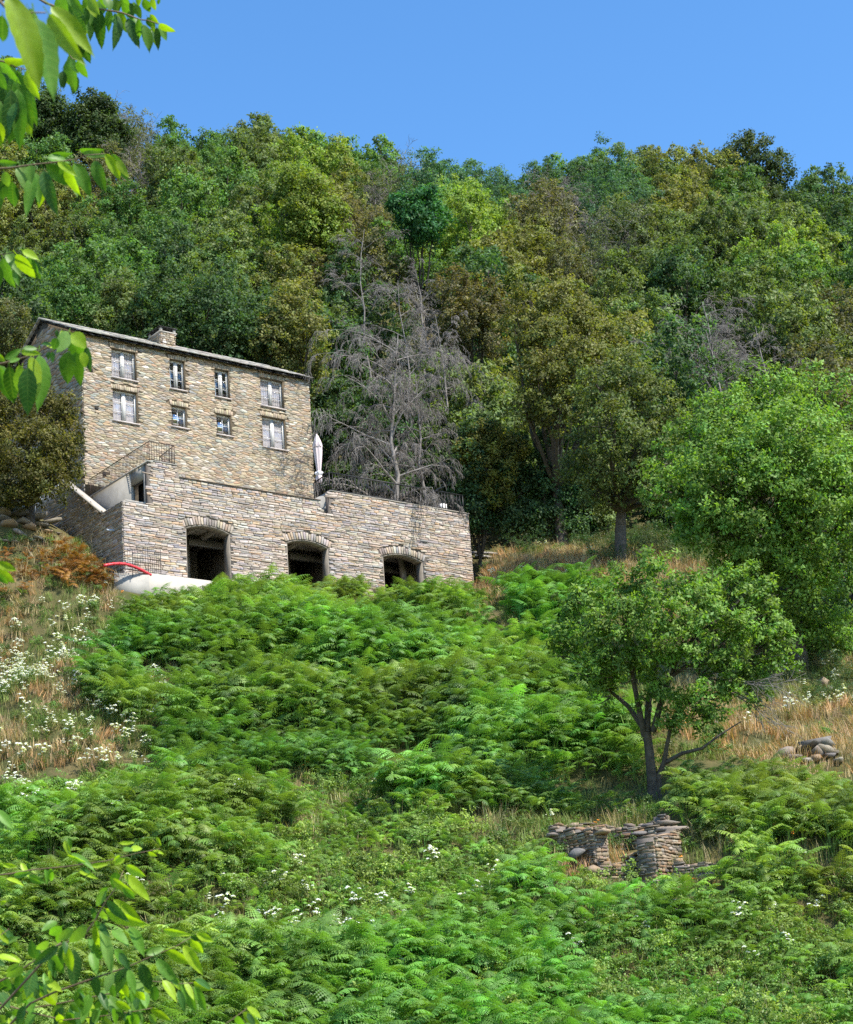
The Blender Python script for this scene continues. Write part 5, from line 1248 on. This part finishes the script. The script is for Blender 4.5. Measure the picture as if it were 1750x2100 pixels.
def rocks(name, label, cat, u, v, specs, seed, flat=1.0):
    rnd = random.Random(seed); O = hit(u, v); O[2] = g1(O[0], O[1]); t = thing(name, label, cat, tuple(O))
    for (du, dv, s) in specs:
        c = hit(u+du, v+dv); c[2] = g1(c[0], c[1])+s*.18; V, F = boulder(rnd, s*rnd.uniform(.9, 1.5), s, s*.8*flat); a = rnd.uniform(0, 3); ca, sa = math.cos(a), math.sin(a); tl = rnd.uniform(-.3, .3)
        MB().poly(np.c_[V[:, 0]*ca-V[:, 1]*sa, V[:, 0]*sa+V[:, 1]*ca, V[:, 2]+tl*V[:, 0]]+c-O, F, pick(PAL_ROCK, rnd)).build('rock', M['rock'], t)
    return t
rocks('rock_pile', 'pale boulders of a collapsed wall on the right dry bank', 'rocks', 1660, 1550, [(-42,6,1.0),(-30,12,.6),(10,-6,1.1),(26,-8,.9),(36,2,1.1),(20,10,.7),(44,14,.5),(-6,16,.4),(60,22,.4),(0,-14,.6),(-20,0,.5),(14,18,.5)], 71, .55)
rocks('rock_outcrop', 'layered grey rock outcrop left of the shaded stair wall', 'rocks', 60, 1085, [(-60,-20,1.3),(-30,-22,1.1),(10,-16,1.2),(40,-8,1.0),(-40,4,1.0),(0,8,.8),(36,12,.7),(60,14,.5),(-20,22,.7),(20,26,.6),(46,30,.4),(-55,30,.6),(70,30,.35),(-10,-4,.9),(25,0,.8),(-48,-8,.9),(50,20,.4),(5,32,.45),(-30,34,.5),(32,34,.35)], 72, .4)
rocks('rock_group', 'few pale stones in the grass beside the fruit tree', 'rocks', 1450, 1485, [(0,0,.5),(18,4,.35),(-16,8,.3)], 73)
rocks('stone_pair', 'two dark stones on the bank at the right edge', 'rocks', 1690, 1410, [(0,0,.6),(14,6,.4)], 74)
tb = hit(1000, 1150); tb[2] = g1(tb[0], tb[1]); lg = thing('timber_beam', 'weathered pale timber lying on the bank right of the terrace', 'beam', tuple(tb))
MB().tube([(-1.0, -.3, .42), (.3, 0, .36), (1.4, .3, .22)], [.09, .1, .08], 8).build('beam', M['wood'], lg, True); MB().tube([(-.8, -.25, .2), (.4, .1, .12)], [.1, .09], 7).build('prop', M['wood'], lg, True)

# ------------------------------------------------------------------ cherry tree reaching in from the left
def cherry_leaf_mat():
    m, nt, N, L, out = mat_new('cherry_leaf')
    oi = N.new('ShaderNodeObjectInfo'); vec = texco(nt); sp = N.new('ShaderNodeSeparateXYZ'); L.new(vec, sp.inputs[0])
    ay = math_(nt, 'ABSOLUTE', sp.outputs['Y']); s_ = math_(nt, 'SUBTRACT', sp.outputs['X'], math_(nt, 'MULTIPLY', ay, .55))
    w = math_(nt, 'SINE', math_(nt, 'MULTIPLY', s_, 58.0)); vein = ramp(nt, math_(nt, 'MULTIPLY_ADD', w, .5), [(.82, (0, 0, 0)), (1.0, (1, 1, 1))])
    vein.node.inputs[0].links[0].from_node.inputs[2].default_value = .5
    mid = ramp(nt, ay, [(.008, (1, 1, 1)), (.022, (0, 0, 0))])
    vm = mixc(nt, vein, mid, 1.0, 'LIGHTEN')
    light = mixc(nt, oi.outputs['Color'], (.30, .42, .10), math_(nt, 'MULTIPLY', vm, .16))
    n1 = noise(nt, 7, 3, .5, vec); hs = N.new('ShaderNodeHueSaturation'); L.new(light, hs.inputs['Color'])
    v_ = math_(nt, 'MULTIPLY_ADD', n1, .6); v_.node.inputs[2].default_value = .7; L.new(v_, hs.inputs['Value'])
    p = principled(nt, rough=.45, spec=.28); L.new(hs.outputs[0], p.inputs['Base Color']); L.new(bump(nt, vein, -.2, .003), p.inputs['Normal'])
    t = N.new('ShaderNodeBsdfTranslucent'); L.new(mixc(nt, hs.outputs[0], (1.7, 1.9, .3), 1.0, 'MULTIPLY'), t.inputs['Color'])
    mx = N.new('ShaderNodeMixShader'); mx.inputs[0].default_value = .42; L.new(p.outputs[0], mx.inputs[1]); L.new(t.outputs[0], mx.inputs[2]); L.new(mx.outputs[0], out.inputs['Surface']); return m
M['cherry'] = cherry_leaf_mat()
def cherry_leaf(seed):
    """serrated, folded along the midrib, tip drawn out; 1 long, .42 wide"""
    r = random.Random(seed); n = 13; V, F = [], []; curl = r.uniform(.05, .22); fold = r.uniform(.10, .30); tw = r.uniform(-.35, .35); wv = r.uniform(0, 6)
    for i in range(n+1):
        t = i/n; w = .21*(math.sin(math.pi*min(1, t**.82))**.8 if 0 < t < 1 else 0)*(1-.25*t)*1.12; w *= 1+(.05 if i % 2 else -.03); z = -curl*t*t*1.2
        if t > .86: w *= .72
        a = tw*t
        for s in (-1, -.5, 0, .5, 1):
            yy = w*s; zz = fold*abs(yy)+(.012*math.sin(9*t+wv+s*2) if abs(s) == 1 else 0); V.append((t, yy*math.cos(a)-zz*math.sin(a), z+yy*math.sin(a)+zz*math.cos(a)))
    for i in range(n):
        for k in range(4): F.append([i*5+k, (i+1)*5+k, (i+1)*5+k+1, i*5+k+1])
    o = len(V); V += [(-.16, -.012, .03), (-.16, .012, .03), (.0, .01, 0), (0, -.01, 0)]; F.append([o, o+1, o+2, o+3])
    me = mesh_np('cherry_leaf', np.array(V), F, smooth=True); me.materials.append(M['cherry']); return me
CL = [cherry_leaf(k) for k in range(7)]
CT = np.array([-2.35, 4.9, g1(-2.35, 4.9)])
ct = thing('cherry_tree', 'cherry tree whose leafy branches reach in from the left edge', 'tree', tuple(CT))
mb = MB(); mb.tube([(0, 0, -.2), (.05, .05, 1.0), (-.05, .1, 2.2), (.1, .05, 3.4), (.15, .1, 4.6)], [.15, .13, .12, .09, .06], 10)
mb.build('trunk', M['bark'], ct, True)
K4 = lambda x, y: (x*.28483, y*.28483); K5 = lambda x, y: (x/2.917*.8545, (680+y/2.917)*.8545); K6 = lambda x, y: (x/2.734*.8545, (1900+y/2.734)*.8545)
LC = {'g': (.095, .215, .026), 'y': (.26, .38, .02), 'd': (.036, .105, .022), 'p': (.13, .23, .05)}
rc = random.Random(5)
def twig(K, pts, depth, r0, leaves, root=None, dd=.0):
    """a branch of the cherry: its wood, then each leaf as a piece of its own (base, tip, width as seen)"""
    Q = [at(*K(*p), depth+dd*i)-CT for i, p in enumerate(pts)]
    st = np.array(root if root is not None else (0.08, .08, Q[0][2]-.35)); mid = (st+Q[0])/2+np.array([0, 0, .12])
    n = len(Q); allp = [st, mid]+Q; b = MB().tube(allp, [r0*1.5, r0*.8]+[r0*.42*(1-.65*i/max(1, n-1)) for i in range(n)], 7).build('branch', M['twig'], ct, True)
    wf, lf_ = (.84, 1.22) if K is K6 else (1.0, 1.08); ext = []
    for lf in leaves:
        if rc.random() < .55: j = rc.uniform(.6, .95); w4 = lf[4]; dx, dy = rc.uniform(-1.1, 1.1)*w4, rc.uniform(-.5, .6)*w4; rx = (lf[2]-lf[0])*j+rc.uniform(-.5, .5)*w4; ry = (lf[3]-lf[1])*j+rc.uniform(-.2, .3)*w4; ext.append((lf[0]+dx, lf[1]+dy, lf[0]+dx+rx, lf[1]+dy+ry, w4*j, rc.choice('ggdyd')))
    for lf in list(leaves)+ext:
        (bx, by, tx, ty, w), c = lf[:5], (lf[5] if len(lf) > 5 else 'g')
        dep = depth+rc.uniform(-.12, .12); B = at(*K(bx, by), dep); T_ = at(*K(tx, ty), dep+rc.uniform(-.03, .04)); d = T_-B; l = np.linalg.norm(d)*lf_; d /= np.linalg.norm(d)
        wid = wf*np.linalg.norm(at(*K(bx+w, by), dep)-B)
        nrm = -unit(ray(*K(bx, by))[None])[0]; s = np.cross(nrm, d); s /= np.linalg.norm(s); nrm = np.cross(d, s)
        ro = rc.uniform(-.75, .75); nn = nrm*math.cos(ro)+s*math.sin(ro); s2 = np.cross(nn, d)
        sy = wid/(.40*l)/max(.62, math.cos(ro))
        Mx = Matrix(((d[0]*l, s2[0]*l*sy, nn[0]*l, (B-CT)[0]), (d[1]*l, s2[1]*l*sy, nn[1]*l, (B-CT)[1]), (d[2]*l, s2[2]*l*sy, nn[2]*l, (B-CT)[2]), (0, 0, 0, 1)))
        o = bpy.data.objects.new('leaf', rc.choice(CL)); COL.objects.link(o); o.parent = b; o.matrix_local = Mx
        k = rc.uniform(.8, 1.25)*(1.2 if K is K6 else 1.0); col = LC[c]; o.color = (col[0]*k, col[1]*k, col[2]*k, 1)
    return b
twig(K4, [(-60, -60), (20, 30), (100, 110), (200, 90), (330, 90)], 2.5, .006, [(50,-40,330,560,170,'y'),(250,120,405,660,175,'g'),(350,100,530,415,115,'y'),(365,45,665,340,120,'y'),(210,60,300,270,70,'p'),(20,110,10,300,110,'d')])
twig(K4, [(150, -90), (330, 20), (520, 90), (700, 60), (880, 90), (1010, 140), (1060, 145), (1140, 170)], 4.6, .008,
    [(600,-10,662,72,62),(640,40,655,270,80),(715,60,718,335,82,'d'),(570,250,640,452,82,'d'),(790,60,775,215,52),(850,110,840,332,66,'d'),(850,80,912,225,62,'y'),(720,-10,742,112,72),(820,-10,855,92,72,'p'),(890,20,945,142,62),(920,130,995,325,78,'d'),
     (960,110,1003,262,56),(975,30,1012,127,50),(1035,-10,1077,92,58),(1095,-15,1110,66,42,'y'),(1062,122,1108,208,56,'d'),(1025,172,1097,357,70),(1128,195,1140,352,46,'d'),(1142,178,1202,284,50),(1150,165,1252,248,52,'y'),(880,-20,900,70,60),(480,-20,560,110,80),(560,20,600,180,80,'d'),(520,60,580,220,80,'d'),(420,-30,470,120,90),(640,-20,700,90,70,'y'),(760,-20,800,60,60)])
twig(K4, [(360, 200), (450, 330), (520, 420), (570, 440)], 4.3, .005, [(500,420,515,640,90),(562,430,612,562,62),(450,510,455,625,56,'d'),(545,540,520,650,70,'d'),(480,500,480,610,40,'y')], root=(.6, .05, 3.3))
twig(K4, [(-60, 430), (20, 440), (110, 480), (190, 500)], 3.9, .006, [(25,425,245,470,62,'y'),(-20,430,100,595,86,'g'),(10,520,30,745,120,'d'),(110,505,218,875,125),(190,500,247,702,64,'y'),(80,640,60,985,110,'d'),(125,640,145,1040,112,'g'),(160,690,125,935,80,'d'),(185,820,212,965,62,'y'),(-20,870,5,1045,86,'y'),(-10,720,5,880,60,'p'),(60,560,110,760,90)])
twig(K4, [(-60, 1215), (60, 1210), (200, 1190), (450, 1160), (560, 1145), (610, 1118), (760, 1105)], 4.2, .006,
    [(595,1100,765,1120,50,'p'),(755,1108,882,1283,72,'y'),(840,1150,915,1262,54,'y'),(680,1155,738,1357,88),(540,1178,658,1392,92),(468,1178,562,1392,68),(340,1135,505,1150,62),(335,1185,495,1325,92),(312,1228,387,1513,94,'d'),(245,1255,190,1532,84),(140,1185,205,1362,104,'p'),(30,1235,62,1345,64,'p'),(-10,1165,105,1180,44),(90,1305,85,1492,104,'d'),(10,1300,28,1435,74,'d'),(275,1255,262,1455,64,'d'),(-20,1330,-5,1480,80)])
twig(K4, [(-60, 1838), (40, 1828), (160, 1805)], 4.3, .0045, [(162,1803,272,1852,54,'y'),(118,1828,237,2003,84,'y'),(205,1850,267,1965,62),(50,1808,132,1955,72,'p'),(20,1855,92,2062,84),(108,1925,132,2055,54,'d')])
twig(K5, [(-60, 575), (40, 555), (200, 510), (350, 440), (430, 400), (480, 370)], 4.0, .006,
    [(-20,500,28,545,40,'y'),(30,525,155,468,52),(148,480,268,482,48,'y'),(0,575,22,692,84),(65,575,88,842,94,'d'),(155,588,128,772,94,'p'),(195,588,190,902,124,'d'),(275,500,312,862,114),(235,520,225,602,44,'y'),(318,430,405,440,38,'y'),(432,328,442,402,34,'y'),(478,338,412,472,92,'p'),(500,350,598,440,100,'y'),(500,400,602,560,95,'g'),(478,478,472,692,116),(530,478,562,712,82,'g'),(580,480,598,585,62,'y'),(510,438,522,512,50,'d'),(365,478,370,552,34)])
twig(K5, [(-60, 1960), (-10, 1970)], 4.2, .004, [(-30,1955,112,2008,60,'y'),(-20,2005,95,2095,64,'y')])
LB = dict(root=(.1, .05, 1.0))
twig(K6, [(-60, 552), (60, 540), (200, 515), (450, 490), (700, 455), (900, 405), (1050, 375)], 4.4, .005,
    [(425,320,452,412,42,'y'),(468,408,602,482,48),(780,338,872,337,30,'y'),(855,385,932,362,50,'y'),(820,440,760,475,40,'y'),(600,488,692,480,40,'y'),(520,520,612,552,40,'y'),(328,500,342,592,40),(138,468,182,545,40,'y'),(92,550,172,542,44),(190,550,272,592,44),(15,478,102,492,36,'y'),(1030,298,1052,348,28,'y'),(972,398,1018,422,30,'y'),(40,570,155,602,36,'y'),(1000,385,1075,405,24,'y')], **LB)
twig(K6, [(200, 1390), (350, 1320), (600, 1230), (830, 1155), (1000, 1080), (1150, 1020), (1290, 935)], 4.1, .006,
    [(1068,908,1212,942,50,'y'),(1288,930,1392,982,60,'y'),(1252,968,1322,1057,66,'y'),(1203,1008,1312,1173,84,'y'),(1085,1033,1252,1133,74,'y'),(1028,1098,1142,1243,84),(920,1128,982,1283,94,'d'),(842,1168,882,1303,64),(740,1195,700,1290,74,'p'),(820,1160,770,1300,80),(960,1070,1070,1030,54,'p'),(640,1215,620,1330,70,'d')], **LB)
twig(K6, [(380, 1010), (550, 950), (620, 850), (700, 710), (770, 620), (810, 520)], 4.0, .0055,
    [(828,488,927,548,64,'y'),(818,538,967,692,80,'y'),(770,528,752,642,88,'d'),(808,633,882,707,54),(700,653,632,738,64,'p'),(743,708,937,872,84,'y'),(690,768,905,893,76,'y'),(672,780,690,852,54,'p'),(645,848,660,915,50,'d'),(848,888,947,1043,84),(668,908,732,1143,84,'p'),(738,908,832,992,66),(565,875,468,992,84,'p'),(478,898,398,972,74,'p'),(405,885,328,945,74,'g'),(318,978,238,1053,66,'p'),(385,1015,228,1133,76,'d'),(405,1010,410,1125,60,'d'),(480,1035,490,1245,104,'d'),(580,978,642,1053,66),(600,1050,632,1163,74),(750,1038,822,1123,74)], **LB)
twig(K6, [(-60, 1275), (20, 1235), (120, 1180), (230, 1110), (400, 990)], 4.2, .0065, [(50,1190,112,1140,60,'p'),(215,1165,190,1323,104,'d'),(80,1258,86,1365,46,'d'),(290,1190,300,1275,34),(20,1080,120,1100,56,'y'),(150,1150,60,1220,70,'p'),(240,1100,200,1010,70,'d'),(330,1060,400,1180,80)], **LB)
twig(K6, [(200, 1420), (340, 1400), (620, 1345), (830, 1305), (1000, 1245), (1190, 1262), (1270, 1255)], 4.3, .005,
    [(898,1278,988,1312,54,'y'),(858,1308,947,1433,94),(700,1345,790,1440,80),(635,1340,722,1312,50),(1068,1238,1153,1343,64,'y'),(1008,1268,1022,1385,66,'d'),(1188,1258,1278,1423,76),(1268,1253,1372,1302,50,'y'),(1278,1278,1343,1423,64),(940,1310,960,1400,70),(560,1360,600,1500,90,'y'),(480,1380,470,1510,90,'p'),(400,1395,360,1490,80,'p')], **LB)
twig(K6, [(1400, 1600), (1480, 1526), (1620, 1425)], 4.0, .004, [(1622,1418,1712,1472,50,'y'),(1598,1448,1685,1530,66,'y'),(1560,1470,1590,1560,60)], root=(.6, .3, .7))
LFILL = [(rc.uniform(-20, 900), rc.uniform(1230, 1500)) for _ in range(46)]
twig(K6, [(-60, 1380), (0, 1390), (200, 1450), (420, 1500), (700, 1470), (900, 1440), (1000, 1420)], 4.2, .005,
    [(988,1418,1097,1497,56,'y'),(983,1458,1022,1530,50,'p'),(868,1448,902,1535,66,'g')]+[(x, y, x+rc.uniform(-60, 90), y+rc.uniform(50, 130), rc.uniform(55, 90), rc.choice('ggypd')) for x, y in LFILL], **LB)
twig(K6, [(-60, 980), (-20, 960), (60, 900)], 4.1, .004, [(-40,900,60,980,60,'y'),(0,720,50,740,40,'y'),(10,1000,90,960,50,'p'),(-30,120,65,210,70,'g'),(-40,1080,110,1095,50,'y')], root=(.3, .2, 1.2))
